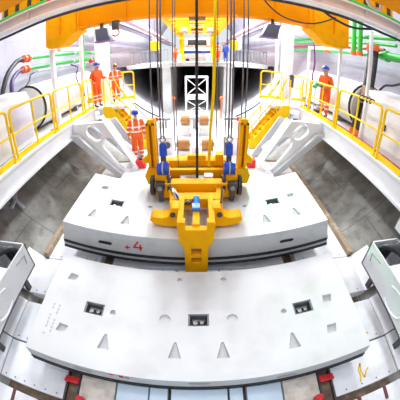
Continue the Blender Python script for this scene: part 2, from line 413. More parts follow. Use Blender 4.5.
obj('box_beam', lambda bm: box(bm, (-4.8, 2.9, 1.56), (4.8, 3.5, 2.3), .02), ORA, t)
obj('bottom_flange', B((-4.8, 2.82, 1.52), (4.8, 3.58, 1.565)), ORA, t)
# yellow runway pieces with coloured lines between the two beams
for s, side in ((-1, 'left'), (1, 'right')):
    t = thing('runway_bracket', f'yellow slotted bracket above the grey crossbeam at the {side} top corner', 'bracket', (s*4.3, 5.4, 1.8))
    obj('plate', B((s*3.4, 5.3, 2.0), (s*4.9, 5.5, 2.7)), YEL, t)
    for i in range(4): obj('rib', B((s*(3.5+.4*i)-.03, 5.2, 1.8), (s*(3.5+.4*i)+.03, 5.3, 2.3)), DARK, t)
    tag(obj('pipe', lambda bm: cyl(bm, (s*3.3, 5.16, 1.93), (s*5.2, 5.16, 1.93), .045, 10), GRN), f'thin green pipe above the grey crossbeam at the {side} top corner', 'pipe')
    tag(obj('pipe', lambda bm: cyl(bm, (s*2.6, 5.15, 1.96), (s*3.28, 5.15, 1.93), .05, 10), REDP), f'short red pipe above the grey crossbeam at the {side} top', 'pipe')
t = thing('shackle', 'yellow-grey ring shackle hanging in the top right corner', 'shackle', (3.6, 3.7, 1.3))
obj('ring', lambda bm: tube(bm, [(3.0+.17*math.cos(a*PI/8), 3.75, 1.58+.14*math.sin(a*PI/8)) for a in range(16)], .035, 8, True), GREYW, t)
obj('lug', lambda bm: box(bm, (2.96, 3.58, 1.6), (3.05, 3.8, 1.84)), YEL, t)

tag(obj('cable', lambda bm: tube(bm, smooth([(1.5,6.75,2.3),(1.75,6.7,1.75),(2.2,6.7,1.38),(2.8,6.7,1.3),(3.3,6.75,1.42),(3.9,6.8,1.75)]), .022, 8), BLK), 'thin black cable sagging across the right end of the orange girder', 'cable')
tag(obj('cable', lambda bm: tube(bm, smooth([(2.0,4.9,1.7),(2.5,4.85,1.32),(2.9,4.85,1.18),(3.3,4.85,1.16),(3.8,4.8,1.3)]), .03, 8), BLK), 'thick black cable drooping below the grey beam at the right', 'cable')

# ------------------------------------------------------------------ walkways with their posts
PZ = -1.62
for s, side in ((-1, 'left'), (1, 'right')):
    t = thing('walkway_platform', f'white steel walkway platform along the {side} tunnel wall', 'platform', (s*4.4, 5, -2.1))
    obj('deck_plate', lambda bm: prism(bm, [(s*3.9,PZ-.06),(s*5.45,PZ-.06),(s*5.55,PZ),(s*3.9,PZ)], 1, .6, 10.6), WHITE2, t)
    obj('fascia_beam', lambda bm: (box(bm, (s*3.86, .6, -2.12), (s*3.98, 9.0, PZ)), box(bm, (s*3.80, .6, -2.12), (s*4.1, 9.0, -2.06)), box(bm, (s*3.80,.6,PZ-.04),(s*4.0,9.0,PZ+.01))), WHITE, t)
    obj('landing', lambda bm: box(bm, (s*2.55, 9.0, PZ-.12), (s*3.9, 10.6, PZ), .01), WHITE2, t)
    for y in (1.5, 3.2, 4.9, 6.6, 8.3): obj('joist', B((s*3.98, y-.05, -1.95), (s*5.2, y+.05, PZ-.06)), WHITE, t)

# guard rail panels: one loop of tube, mid rail, centre post, toe board
def guard(label, P0, P1, zb=-1.58, zt=-.45, mid=True):
    P0, P1 = V(P0), V(P1); d = (P1-P0); Ln = d.length; d.normalize()
    c = (P0+P1)/2
    t = thing('guard_rail', label, 'guard rail', (c.x, c.y, PZ), 'yellow guard rails of the walkways')
    def W(u, z): q = P0 + d*u; return (q.x, q.y, z)
    r = .12; pts = [W(0, zb+.0)]
    pts += [W(0, zt-r)] + [W(r-r*math.cos(a), zt-r+r*math.sin(a)) for a in (.4,.8,1.2)] + [W(r, zt), W(Ln-r, zt)] + [W(Ln-r+r*math.sin(a), zt-r+r*math.cos(a)) for a in (.4,.8,1.2)] + [W(Ln, zt-r), W(Ln, zb)]
    obj('frame', lambda bm: tube(bm, pts, .032, 8), RAIL, t)
    obj('mid_rail', lambda bm: cyl(bm, W(0, (zb+zt)/2), W(Ln, (zb+zt)/2), .024, 8), RAIL, t)
    if mid: obj('centre_post', lambda bm: cyl(bm, W(Ln/2, zb), W(Ln/2, zt), .026, 8), RAIL, t)
    obj('toe_board', lambda bm: beam(bm, W(0, zb+.05), W(Ln, zb+.05), .015, .12), RAIL, t)
    for u in (.0, Ln): obj('foot', lambda bm: box(bm, V(W(u, PZ))-V((.05,.05,0)), V(W(u, PZ+.06))+V((.05,.05,0))), RAIL, t)
for s, side, ys in ((-1, 'left', ((.7,2.3),(2.42,4.08),(4.2,6.02),(6.16,8.02),(8.18,9.0))), (1, 'right', ((.7,2.3),(2.42,4.22),(4.34,6.28),(6.4,8.24),(8.36,9.0)))):
    wd = ('right beside the camera', 'nearest whole one with its curved corner', 'second one from the near end', 'one in front of the round duct', 'short one by the stair head')
    for (a, b), w in zip(ys, wd):
        guard(f'yellow tube guard rail on the {side} walkway, {w}', (s*3.88, a, 0), (s*3.88, b, 0))
    guard(f'yellow guard rail across the far edge of the {side} landing', (s*2.6, 10.45, 0), (s*3.5, 10.45, 0), zt=-.42)
    guard(f'yellow guard rail at the far end of the {side} walkway', (s*3.95, 10.5, 0), (s*4.9, 10.5, 0), zt=-.48)

# stairs going down from the landings towards the middle
for s, side in ((-1, 'left'), (1, 'right')):
    t = thing('stair', f'yellow steel stair going down from the {side} walkway to the lower deck', 'stairs', (s*2.2, 9.5, -3.35))
    top, bot = V((s*3.3, 0, PZ-.02)), V((s*2.05, 0, -3.33))
    if s < 0: top, bot = V((s*3.35, 0, PZ-.02)), V((s*1.95, 0, -3.33))
    ya, yb = 8.95, 9.75
    sl = bot-top
    for y in (ya, yb):
        def f(bm):
            prism(bm, [(top.x+s*.12, top.z+.05), (top.x+s*.12, top.z-.30), (bot.x+s*.22, bot.z), (bot.x-s*.12, bot.z), (bot.x-s*.12, bot.z+.14), (top.x-s*.18, top.z+.05)], 1, y-.025, y+.025)
        obj('stringer', f, RAIL, t)
    for i in range(8):
        u = (i+.5)/8; p = top + sl*u
        obj('tread', lambda bm: (box(bm, (p.x-.16, ya, p.z-.02), (p.x+.16, yb, p.z+.02)), box(bm, (p.x-s*.15-.015, ya, p.z-.06), (p.x-s*.15+.015, yb, p.z+.02))), YEL, t)
    for y in (ya, yb):
        hs = [top + V((s*.1, y, .02))] + [top + sl*u + V((0, y, 1.0)) for u in (.0, .5, .93)]
        hs = [(top.x+s*.05, y, top.z+.02), (top.x+s*.05, y, top.z+1.05), (top.x-s*.1, y, top.z+1.08)] + [tuple(top + sl*u + V((0, y, .95))) for u in (.25, .5, .75, .95)]
        hs += [(bot.x-s*.05, y, bot.z+.85), (bot.x-s*.05, y, bot.z)]
        obj('handrail', lambda bm: tube(bm, hs, .026, 8), RAIL, t)
        obj('knee_rail', lambda bm: tube(bm, [tuple(top + sl*u + V((0, y, .5))) for u in (.02, .5, .98)], .02, 8), RAIL, t)
        for u in (.33, .66):
            p = top + sl*u; obj('baluster', lambda bm: cyl(bm, (p.x, y, p.z), (p.x, y, p.z+.96), .02, 8), RAIL, t)

# gantry leg frames: diagonal white box members with openings, below the walkways
for s, side in ((-1, 'left'), (1, 'right')):
    t = thing('gantry_leg_frame', f'white diagonal gantry leg frame under the {side} walkway by the stair', 'frame', (s*2.9, 7.2, -3.35))
    cu = bpy.data.curves.new('leg_plate', 'CURVE'); cu.dimensions = '2D'; cu.fill_mode = 'BOTH'; cu.extrude = .07
    def spl(pts):
        sp_ = cu.splines.new('POLY'); sp_.points.add(len(pts)-1); sp_.use_cyclic_u = True
        for p_, q_ in zip(sp_.points, pts): p_.co = (s*q_[0], q_[1], 0, 1)
    spl([(4.0,-1.70),(4.0,-2.14),(3.78,-2.14),(2.30,-3.62),(1.82,-3.62),(1.90,-3.25),(2.80,-1.70)])
    def slot(a_, b_, r_):
        a_, b_ = V(a_), V(b_); d_ = (b_-a_).normalized(); t0_ = math.atan2(d_.y, d_.x)
        return [tuple(b_ + V((math.cos(t0_-PI/2+PI*k/6), math.sin(t0_-PI/2+PI*k/6)))*r_) for k in range(7)] + [tuple(a_ + V((math.cos(t0_+PI/2+PI*k/6), math.sin(t0_+PI/2+PI*k/6)))*r_) for k in range(7)]
    spl(slot((3.20,-1.96),(3.06,-2.10), .20)); spl(slot((2.70,-2.42),(2.20,-3.14), .21))
    tmp = bpy.data.objects.new('t', cu); COL.objects.link(tmp); bpy.context.view_layer.update()
    lm = bpy.data.meshes.new_from_object(tmp.evaluated_get(bpy.context.evaluated_depsgraph_get())); bpy.data.objects.remove(tmp)
    lm.transform(Matrix.Translation(-t.location) @ Matrix.Translation(V((0, 7.08, 0))) @ Matrix.Rotation(PI/2, 4, 'X')); lm.materials.clear()
    link('leg_plate', lm, WHITE, t)
    obj('lower_flange', lambda bm: beam(bm, (s*3.80, 7.25, -2.15), (s*2.28, 7.25, -3.62), .5, .04), WHITE, t)
    obj('inner_flange', lambda bm: beam(bm, (s*2.78, 7.25, -1.72), (s*1.86, 7.25, -3.3), .5, .03), WHITE, t)
    obj('front_beam', lambda bm: prism(bm, [(s*3.96,-1.98),(s*3.96,-2.16),(s*3.78,-2.16),(s*2.30,-3.63),(s*2.08,-3.63),(s*3.62,-2.02)], 1, 6.80, 7.0, .015), GREYW, t)  # grey colour stands for shade on the white leg's front face
    obj('back_plate', lambda bm: prism(bm, [(s*3.7,-2.1),(s*2.25,-3.5),(s*1.85,-3.3),(s*2.75,-1.85)], 1, 8.1, 8.16), GREYW, t)
    # tanks seen in the openings
    for k, (x, z, w) in enumerate(((3.18, -2.02, 'upper'), (2.46, -2.80, 'lower'))):
        tk = thing('hydraulic_tank', f'pale blue tank in the {w} opening of the {side} leg frame', 'tank', (s*x, 7.7, z-.2), 'tanks in the leg frames')
        obj('shell', lambda bm: beam(bm, (s*(x+.12), 7.75, z+.14), (s*(x-.22), 7.75, z-.20), .36, .3, .06), BLUEW if s < 0 else WHITE, tk)
        obj('lid', lambda bm: cyl(bm, (s*(x-.05), 7.62, z+.10), (s*(x-.05), 7.62, z+.26), .09, 12), DARK, tk)

# tall white posts and the rails between them
def post(label, x, y, z1, w=.16, z0=PZ):
    t = thing('steel_post', label, 'post', (x, y, z0), 'white steel posts on the walkways')
    obj('shaft', lambda bm: box(bm, (x-w/2, y-w/2, z0), (x+w/2, y+w/2, z1), .01), WHITE, t)
    obj('base_plate', B((x-w*.7, y-w*.7, z0), (x+w*.7, y+w*.7, z0+.025)), WHITE, t)
post('white post under the left gusset of the orange girder', -4.38, 7.15, .86, .13)
post('white post in the middle of the left walkway, behind the first', -4.36, 9.3, 2.4, .13)
post('broad white column beyond the left worker', -4.35, 11.6, 3.2, .55, -2.4)
post('white post under the right gusset of the orange girder', 4.38, 7.27, .79, .09)
post('white post nearest the camera on the right walkway', 4.28, 5.52, 1.4, .085)
post('slim white post beyond the right girder end', 4.30, 9.55, .9, .09)
post('broad white column left of the slim posts on the right', 4.45, 12.6, 3.2, .50, -2.4)
post('thin white pole beside the broad right column', 4.0, 12.9, 3.2, .14, -2.4)
tag(obj('handrail_beam', lambda bm: box(bm, (-4.45, 7.6, .78), (-4.31, 9.2, .9), .01), WHITE), 'white beam joining the left posts just below the girder', 'beam')
tag(obj('handrail_beam', lambda bm: box(bm, (4.31, 7.23, .79), (4.45, 9.6, .9), .01), WHITE), 'white beam joining the right posts just below the girder', 'beam')
tag(obj('hanging_hose', lambda bm: tube(bm, smooth([(4.05,8.6,.9),(4.08,8.55,.2),(4.05,8.6,-.3),(4.1,8.6,-.6)]), .035, 8), mat('violet_hose',(.22,.05,.30),.4)), 'thin violet hose hanging beside the right worker', 'hose')

# ------------------------------------------------------------------ round ducts and cabinets on the walkways
for s, side in ((-1, 'left'), (1, 'right')):
    t = thing('ventilation_duct', f'fat white round ventilation duct lying on the {side} walkway', 'duct', (s*5.05, 9, PZ))
    cx, cz = s*5.17, -.84
    def shell(bm):
        ys = [6.62 + i*(4.5/12) for i in range(13)]; n = 28; rings = []
        for i, y in enumerate(ys):
            r = .72 + (.012 if i % 2 else 0)
            rings.append([bm.verts.new((cx+r*math.cos(2*PI*j/n), y, cz+r*math.sin(2*PI*j/n))) for j in range(n)])
        for a, b in zip(rings, rings[1:]):
            for j in range(n): bm.faces.new((a[j], a[(j+1) % n], b[(j+1) % n], b[j]))
        bm.faces.new(rings[0]); bm.faces.new(rings[-1][::-1])
    obj('shell', shell, DUCT, t)
    obj('end_ring', lambda bm: tube(bm, [(cx+.71*math.cos(2*PI*j/28), 6.6, cz+.71*math.sin(2*PI*j/28)) for j in range(28)], .035, 8, True), BLK, t)
    obj('end_cap', lambda bm: cyl(bm, (cx, 6.50, cz), (cx, 6.6, cz), .68, 28), DUCT, t)
    for y in (7.6, 9.2, 10.7): obj('saddle', B((cx-.5, y-.08, PZ), (cx+.5, y+.08, cz-.6)), STEEL, t)
    t = thing('equipment_cabinet', f'white slab-sided cabinet on the {side} walkway in front of the round duct', 'cabinet', (s*4.8, 4.7, PZ))
    obj('casing', lambda bm: prism(bm, [(s*4.32,PZ+.02),(s*5.35,PZ+.02),(s*5.6,-.9),(s*5.6,-.22),(s*5.2,-.10),(s*4.42,-.22),(s*4.32,-.4)], 1, 3.7, 5.62, .03), WHITE, t)
    obj('door', lambda bm: box(bm, (s*4.30, 3.8, PZ+.15), (s*4.33, 4.62, -.5), .008), WHITE2, t)
    obj('door', lambda bm: box(bm, (s*4.30, 4.7, PZ+.15), (s*4.33, 5.54, -.5), .008), LILAC if s < 0 else WHITE2, t)
    obj('latch', B((s*4.27, 4.56, -1.05), (s*4.31, 4.60, -.9)), DARK, t)

# pipes on the left wall and their hoses
for k, (z, x, wd) in enumerate(((.88, 5.72, 'upper'), (.50, 5.80, 'lower'))):
    t = thing('water_pipe', f'{wd} green water pipe with orange coupling along the left wall', 'pipe', (-x, 9, z), 'green pipes on the left wall')
    obj('pipe', lambda bm: cyl(bm, (-x, 7.75, z), (-x, 17, z), .075, 14), GRN, t)
    obj('coupling', lambda bm: (cyl(bm, (-x, 7.25, z), (-x, 7.75, z), .10, 14), cyl(bm, (-x, 7.33, z), (-x, 7.43, z), .14, 14), cyl(bm, (-x, 7.58, z), (-x, 7.68, z), .14, 14)), ORC, t)
    for y in (9.2, 11.4, 13.6): obj('clamp', lambda bm: cyl(bm, (-x, y-.05, z), (-x, y+.05, z), .09, 14), WHITE, t)
tag(obj('hose', lambda bm: tube(bm, smooth([(-5.72,7.3,.88),(-5.7,6.9,.82),(-5.6,6.3,.5),(-5.5,5.9,.1),(-5.4,5.6,-.3)]), .085, 12), BLK), 'outer black hose curving down from the upper orange coupling on the left', 'hose')
tag(obj('hose', lambda bm: tube(bm, smooth([(-5.80,7.3,.50),(-5.7,6.9,.44),(-5.55,6.4,.2),(-5.4,6.15,-.15),(-5.3,6.1,-.4)]), .075, 12), PURP), 'inner dark purple hose curving down from the lower orange coupling on the left', 'hose')
tag(obj('hose', lambda bm: tube(bm, smooth([(-5.7,7.9,.30),(-5.5,7.4,.24),(-5.3,7.0,.02),(-5.2,6.6,-.12),(-5.2,6.2,-.2)]), .028, 8), BLK), 'thin black cable dropping onto the top of the left cabinet', 'cable')
tag(obj('hose', lambda bm: tube(bm, smooth([(-5.0,9.6,.3),(-4.6,9.4,.1),(-4.5,9.0,-.25),(-4.25,8.9,-.8),(-4.2,9.0,-1.1)]), .03, 8), PURP), 'thin purple hose drooping over the left round duct', 'hose')
tag(obj('pipe', lambda bm: cyl(bm, (-5.6, 8.0, .32), (-5.6, 15, .32), .035, 10), GREYW), 'thin pale pipe under the green pipes on the left', 'pipe')
tag(obj('pipe', lambda bm: cyl(bm, (-5.3, 11.5, -.4), (-5.3, 11.5, 2.4), .09, 12), GRN), 'upright green pipe beside the left posts', 'pipe')
tag(obj('pipe_flange', lambda bm: (cyl(bm,(-5.4,12.5,.35),(-5.4,14.5,.35),.06,12), cyl(bm,(-5.4,12.6,.35),(-5.4,12.7,.35),.11,12)), REDP), 'short red pipe with a flange beyond the left posts', 'pipe')

# pipes on the right wall
for k, (z, x, m, wd, r) in enumerate(((1.62, 5.65, GRN, 'top green', .085), (1.40, 5.70, GRN, 'second green', .06), (1.20, 5.72, MAROON, 'maroon', .065), (.98, 5.74, GRN, 'lowest green', .075))):
    t = thing('water_pipe', f'{wd} pipe running along the right tunnel wall', 'pipe', (x, 9, z), 'pipes on the right wall')
    obj('pipe', lambda bm: cyl(bm, (x, 6.0 if k != 2 else 6.6, z), (x, 16, z), r, 14), m, t)
    obj('coupling', lambda bm: (cyl(bm, (x, 9.6+k*.3, z), (x, 9.9+k*.3, z), r+.035, 14)), ORC if k != 2 else REDP, t)
tag(obj('pipe', lambda bm: (cyl(bm, (5.55, 5.0, .98), (5.55, 6.6, .98), .14, 14), cyl(bm, (5.55,6.2,.98),(5.55,6.35,.98),.18,14)), GRN), 'thick green pipe end at the right edge', 'pipe')
for y, wd in ((7.55, 'right-hand'), (7.95, 'left-hand')):
    t = thing('riser_pipe', f'{wd} one of two upright green riser pipes by the right posts', 'pipe', (5.35, y, .9), 'green risers on the right')
    obj('pipe', lambda bm: cyl(bm, (5.35, y, .95), (5.35, y, 2.6), .095, 14), GRN, t)
    obj('flange', lambda bm: cyl(bm, (5.35, y, .84), (5.35, y, .97), .13, 14), ORC, t)
for y, wd in ((6.75, 'left'), (6.45, 'right')):
    t = thing('hydraulic_hose', f'{wd} one of two thick black hoses hanging from orange couplings on the right', 'hose', (5.2, y, 1.0), 'thick hanging hoses on the right')
    obj('hose', lambda bm: tube(bm, smooth([(5.2,y,1.05),(5.2,y,.75),(5.05,y-.14,.2),(4.82,y-.36,-.4),(4.62,y-.5,-.9),(4.5,y-.55,-1.35),(4.5,y-.55,-1.5)]), .095, 12), BLK, t)
    obj('coupling', lambda bm: (cyl(bm, (5.2,y,1.02),(5.2,y,1.22),.13,14), cyl(bm,(5.2,y,1.08),(5.2,y,1.13),.16,14)), ORC, t)
    obj('foot_flange', lambda bm: cyl(bm, (4.5,y-.55,-1.62),(4.5,y-.55,-1.46),.13,14), ORC, t)
tag(obj('hose', lambda bm: tube(bm, smooth([(5.3,5.0,.5),(5.25,5.2,.25),(5.2,5.5,.1),(5.15,5.8,.02),(5.1,6.0,-.2)]), .035, 8), BLK), 'thin black hose curling at the right edge above the white cabinet', 'hose')
t = thing('valve_block', 'brown and grey valve block hanging on the right hoses', 'valve', (4.65, 5.9, -.55))
obj('body', lambda bm: box(bm, (4.5, 5.85, -.5), (4.75, 6.1, -.15), .03), mat('valve_brown',(.40,.22,.14),.5), t)
obj('wheel', lambda bm: tube(bm, [(4.45, 5.95+.1*math.cos(a*PI/6), -.55+.1*math.sin(a*PI/6)) for a in range(12)], .018, 8, True), DARK, t)
obj('stub', lambda bm: cyl(bm, (4.6,5.95,-.7),(4.6,5.95,-.5), .07, 12), STEEL, t)
t = thing('cable_coil', 'black cable looped over the top of the right guard rail', 'cable', (3.9, 5.2, -.45))
obj('coil', lambda bm: tube(bm, [(3.88+.05*math.cos(i*.7)+.03, 4.75+i*.016, -.45+.06*math.sin(i*.7)) for i in range(34)], .018, 6), BLK, t)
t = thing('gas_detector', 'black and grey detector on a short pole at the right stair head', 'detector', (3.75, 9.9, PZ))
obj('pole', lambda bm: cyl(bm, (3.75,9.9,PZ), (3.75,9.9,-.75), .03, 10), GREYW, t)
obj('head', lambda bm: cyl(bm, (3.75,9.9,-.95), (3.75,9.9,-.5), .09, 12), DARK, t)
obj('cap', lambda bm: ball(bm, (3.72,9.86,-.48), .11, (1,1,.7), 12), BLK, t)
t = thing('hand_lamp', 'green hand lamp on a stand by the right worker', 'lamp', (3.72, 7.6, PZ))
obj('pole', lambda bm: cyl(bm, (3.72,7.6,PZ), (3.72,7.6,-.62), .02, 8), GREYW, t)
obj('head', lambda bm: cyl(bm, (3.66,7.55,-.6), (3.78,7.65,-.5), .08, 12), mat('lamp_green',(.03,.45,.2),.3), t)
# small things on the walkway floors
for (x, y, m, wd) in ((4.1,8.9,BLUEP,'blue'),(4.15,8.2,DARK,'dark grey')):
    tag(obj('toolbox', lambda bm: box(bm, (x-.1,y-.15,PZ),(x+.1,y+.15,PZ+.16), .02), m), f'small {wd} toolbox on the right walkway floor', 'toolbox')
tag(obj('conduit', lambda bm: cyl(bm, (4.2, 2.2, PZ+.04), (4.2, 8.6, PZ+.04), .03, 8), MAROON), 'maroon conduit lying along the right walkway floor', 'pipe')
for (x, y, a) in ((-4.15,6.4,.3),(-4.1,8.2,-.2)):
    tag(obj('tool', lambda bm: beam(bm, (x-.05,y-.12,PZ+.03),(x+.05,y+.12,PZ+.03), .07,.05,.01), DARK), 'dark hand tool lying on the left walkway, ' + ('nearer one' if y < 7 else 'farther one by the worker'), 'tool')

# ------------------------------------------------------------------ concrete lining segments
def segment(name, label, x0, y0, z0, sag, w, t, dep, pockets, frontmarks, socket_xy):
    """curved precast segment, intrados up; y0 is its near edge. Returns the thing"""
    root = thing(name, label, 'tunnel segment', (x0, y0+dep/2, z0-t), 'precast lining segments')
    Rr = (w*w+sag*sag)/(2*sag)
    def zi(x): return z0 + Rr - math.sqrt(Rr*Rr-(x-x0)**2)
    n = 36
    def body(bm):
        prof = []
        am = math.asin(w/Rr)
        up = [(x0+Rr*math.sin(-am+2*am*i/n), z0+Rr-Rr*math.cos(-am+2*am*i/n)) for i in range(n+1)]
        lo = [(x0+(Rr+t)*math.sin(am-2*am*i/n), z0+Rr-(Rr+t)*math.cos(am-2*am*i/n)) for i in range(n+1)]
        poly = up+lo
        A = [bm.verts.new((p[0], y0, p[1])) for p in poly]; Bv = [bm.verts.new((p[0], y0+dep, p[1])) for p in poly]
        m = len(poly)
        for i in range(m): bm.faces.new((A[i], Bv[i], Bv[(i+1) % m], A[(i+1) % m]))
        for L_ in (A, Bv):
            for i in range(n): bm.faces.new((L_[i], L_[i+1], L_[m-2-i], L_[m-1-i]))
    o = obj('body', body, [CONC, CONCF, POCK], root)
    # pockets cut into the faces
    cut = bmesh.new()
    for kind, x, y in pockets:
        z = zi(x); sl = (x-x0)/Rr
        g = bmesh.new()
        if kind == 'rect': box(g, (-.155,-.11,-.20), (.155,.11,.1))
        elif kind == 'tri':
            A = [(-.12,-.16,.0), (.12,-.16,.0), (.02,.17,.0), (-.02,.17,.0)]
            top = [g.verts.new((p[0]*1.1, p[1]*1.1, .06)) for p in A]; bot = [g.verts.new(p) for p in ((-.11,-.13,-.16),(.11,-.13,-.16),(.025,.16,-.05),(-.025,.16,-.05))]
            g.faces.new(top); g.faces.new(bot[::-1])
            for i in range(4): g.faces.new((top[i], bot[i], bot[(i+1)%4], top[(i+1)%4]))
        elif kind == 'round': cyl(g, (0,0,-.03), (0,0,.08), .085, 20)
        elif kind == 'small': cyl(g, (0,0,-.05), (0,0,.08), .045, 14)
        elif kind == 'side':
            A = [(-.14,-.10),(.05,-.13),(.10,.10),(-.10,.12)]
            top = [g.verts.new((p[0], p[1], .06)) for p in A]; bot = [g.verts.new((p[0]*.8-.02, p[1]*.8, -.11)) for p in A]
            g.faces.new(top); g.faces.new(bot[::-1])
            for i in range(4): g.faces.new((top[i], bot[i], bot[(i+1)%4], top[(i+1)%4]))
        bmesh.ops.recalc_face_normals(g, faces=g.faces[:])
        M = Matrix.Translation(V((x, y, z))) @ Matrix.Rotation(-math.atan(sl), 4, 'Y')
        if kind == 'tri': M = M @ Matrix.Diagonal((.72,.78,.62,1))
        if kind == 'side': M = M @ Matrix.Diagonal((.8,.7,.6,1))
        g.transform(M)
        tmp = bpy.data.meshes.new('t'); g.to_mesh(tmp); g.free(); cut.from_mesh(tmp); bpy.data.meshes.remove(tmp)
    for x, z, a in frontmarks:   # oval handling holes in the near edge face
        g = bmesh.new(); pts = [(x + .13*math.copysign(1, math.cos(q))*.55 + .075*math.cos(q), z + .055*math.sin(q) + (x-x0)/Rr*.13*math.copysign(1, math.cos(q))*.55) for q in [2*PI*i/20+.01 for i in range(20)]]
        prism(g, pts, 1, y0-.05, y0+.10); bmesh.ops.recalc_face_normals(g, faces=g.faces[:])
        tmp = bpy.data.meshes.new('t'); g.to_mesh(tmp); g.free(); cut.from_mesh(tmp); bpy.data.meshes.remove(tmp)
    cm = bpy.data.meshes.new('c'); 
    bmesh.ops.translate(cut, verts=cut.verts[:], vec=-root.location)
    cut.to_mesh(cm); cut.free()
    co = bpy.data.objects.new('cutter', cm); COL.objects.link(co); co.location = root.location
    md = o.modifiers.new('b', 'BOOLEAN'); md.operation = 'DIFFERENCE'; md.object = co; md.solver = 'EXACT'
    bpy.context.view_layer.update()
    ev = o.evaluated_get(bpy.context.evaluated_depsgraph_get())
    me = bpy.data.meshes.new_from_object(ev); o.modifiers.clear(); o.data = me
    bpy.data.objects.remove(co); bpy.data.meshes.remove(cm)
    for f in me.polygons:
        f.material_index = 1 if abs(f.normal.y) > .9 and f.area > .002 else 0
        f.use_smooth = True
    me.set_sharp_from_angle(angle=math.radians(25))
    # sealing gaskets let into the near and far edge faces
    for y, sgn in ((y0, -1), (y0+dep, 1)):
        for f0, f1, nm in ((.74, .83, 'gasket'), (.965, 1.05, 'seal_strip')):
            def gk(bm):
                am = math.asin(w/Rr)*.995; a_, b_ = [], []
                for i in range(n+1):
                    q = -am+2*am*i/n
                    for r_, lst in ((Rr+t*f0, a_), (Rr+t*f1, b_)):
                        lst.append([bm.verts.new((x0+r_*math.sin(q), yy, z0+Rr-r_*math.cos(q))) for yy in (y-sgn*.01, y+sgn*.022)])
                for i in range(n):
                    for k in (0, 1): bm.faces.new((a_[i][k], a_[i+1][k], b_[i+1][k], b_[i][k]))
                    bm.faces.new((a_[i][0], a_[i+1][0], a_[i+1][1], a_[i][1])); bm.faces.new((b_[i][0], b_[i+1][0], b_[i+1][1], b_[i][1]))
                for i in (0, n): bm.faces.new((a_[i][0], a_[i][1], b_[i][1], b_[i][0]))
            obj(nm, gk, RUB, root)
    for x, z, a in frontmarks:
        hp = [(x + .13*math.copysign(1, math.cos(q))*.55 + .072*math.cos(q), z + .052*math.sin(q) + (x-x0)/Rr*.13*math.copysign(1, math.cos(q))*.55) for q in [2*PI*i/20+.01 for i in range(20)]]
        obj('hole_dark_plug', lambda bm: prism(bm, hp, 1, y0+.03, y0+.11), RUB, root)  # black plug paints the darkness inside the oval hole
    for s_ in (-1, 1):   # gasket on the end faces
        am = math.asin(w/Rr)
        def ge(bm):
            q = s_*am
            pts = []
            for r_ in (Rr+t*.70, Rr+t*.86): pts.append((x0+r_*math.sin(q), z0+Rr-r_*math.cos(q)))
            d = V((math.cos(q), math.sin(q)))*s_*.02
            poly = [pts[0], pts[1], (pts[1][0]+d.x, pts[1][1]+d.y), (pts[0][0]+d.x, pts[0][1]+d.y)]
            prism(bm, poly, 1, y0+.02, y0+dep-.02)
        obj('end_gasket', ge, RUB, root)
    for x, y in socket_xy:
        z = zi(x); a = -math.atan((x-x0)/Rr); M = Matrix.Translation(V((x, y, z))) @ Matrix.Rotation(a, 4, 'Y')
        def fr(bm):
            for p, q in (((-.152,-.107,-.2),(-.13,.107,-.015)),((.13,-.107,-.2),(.152,.107,-.015)),((-.13,-.107,-.2),(.13,-.09,-.015)),((-.13,.09,-.2),(.13,.107,-.015)),((-.13,-.09,-.2),(.13,.09,-.18))): box(bm, p, q)
            bm.transform(M)
        so = obj('lifting_socket', fr, POCK, root)
        def bl(bm):
            cyl(bm, (-.05,-.02,-.19), (-.05,-.02,-.06), .035, 10); cyl(bm, (.05,.0,-.19), (.05,.0,-.08), .03, 10); box(bm, (-.1,.03,-.19),(.1,.07,-.1))
            bm.transform(M)
        bm = bmesh.new(); bl(bm); bmesh.ops.translate(bm, verts=bm.verts[:], vec=-root.location)
        me = bpy.data.meshes.new('bolt'); bm.to_mesh(me); bm.free(); link('bolt', me, STEEL, so)
    return root, zi

near_pk = [('rect',0,1.97),('rect',-1.6,1.98),('rect',1.6,1.98),('tri',-1.33,1.44),('tri',1.33,1.44),('tri',-.33,1.44),('tri',.33,1.44),
           ('round',-.5,1.97),('round',.5,1.97),('small',-1.3,1.98),('small',1.29,1.98),('side',-1.98,1.49),('side',1.95,1.47),('side',2.04,2.02),('side',-2.1,2.5),('small',-.31,2.77),('small',.42,2.77)]
seg1, zi1 = segment('lining_segment', 'nearest curved white concrete tunnel segment with three square sockets', -.02, .96, -3.35, .33, 2.42, .40, 2.0, near_pk,
                    [(-1.62, -3.37, 0), (1.2, -3.46, 0), (0.0, -3.47, 0)], [(0,1.97),(-1.6,1.98),(1.6,1.98)])
far_pk = [('rect',-1.72,4.38),('rect',1.59,4.42),('tri',-2.09,3.89),('tri',-1.40,3.86),('tri',1.32,3.88),('tri',1.94,3.92),('side',-2.12,4.9),('side',2.04,4.52),('small',-1.0,4.4),('small',.98,4.4),('tri',-.4,3.88),('tri',.35,3.88)]
seg2, zi2 = segment('lining_segment', 'farther curved concrete tunnel segment under the yellow lifting frame, marked +4', -.06, 3.43, -3.0, .377, 2.5, .62, 2.0, far_pk,
                    [(-1.78, -3.13, 0), (1.68, -3.10, 0)], [(-1.72,4.38),(1.59,4.42)])
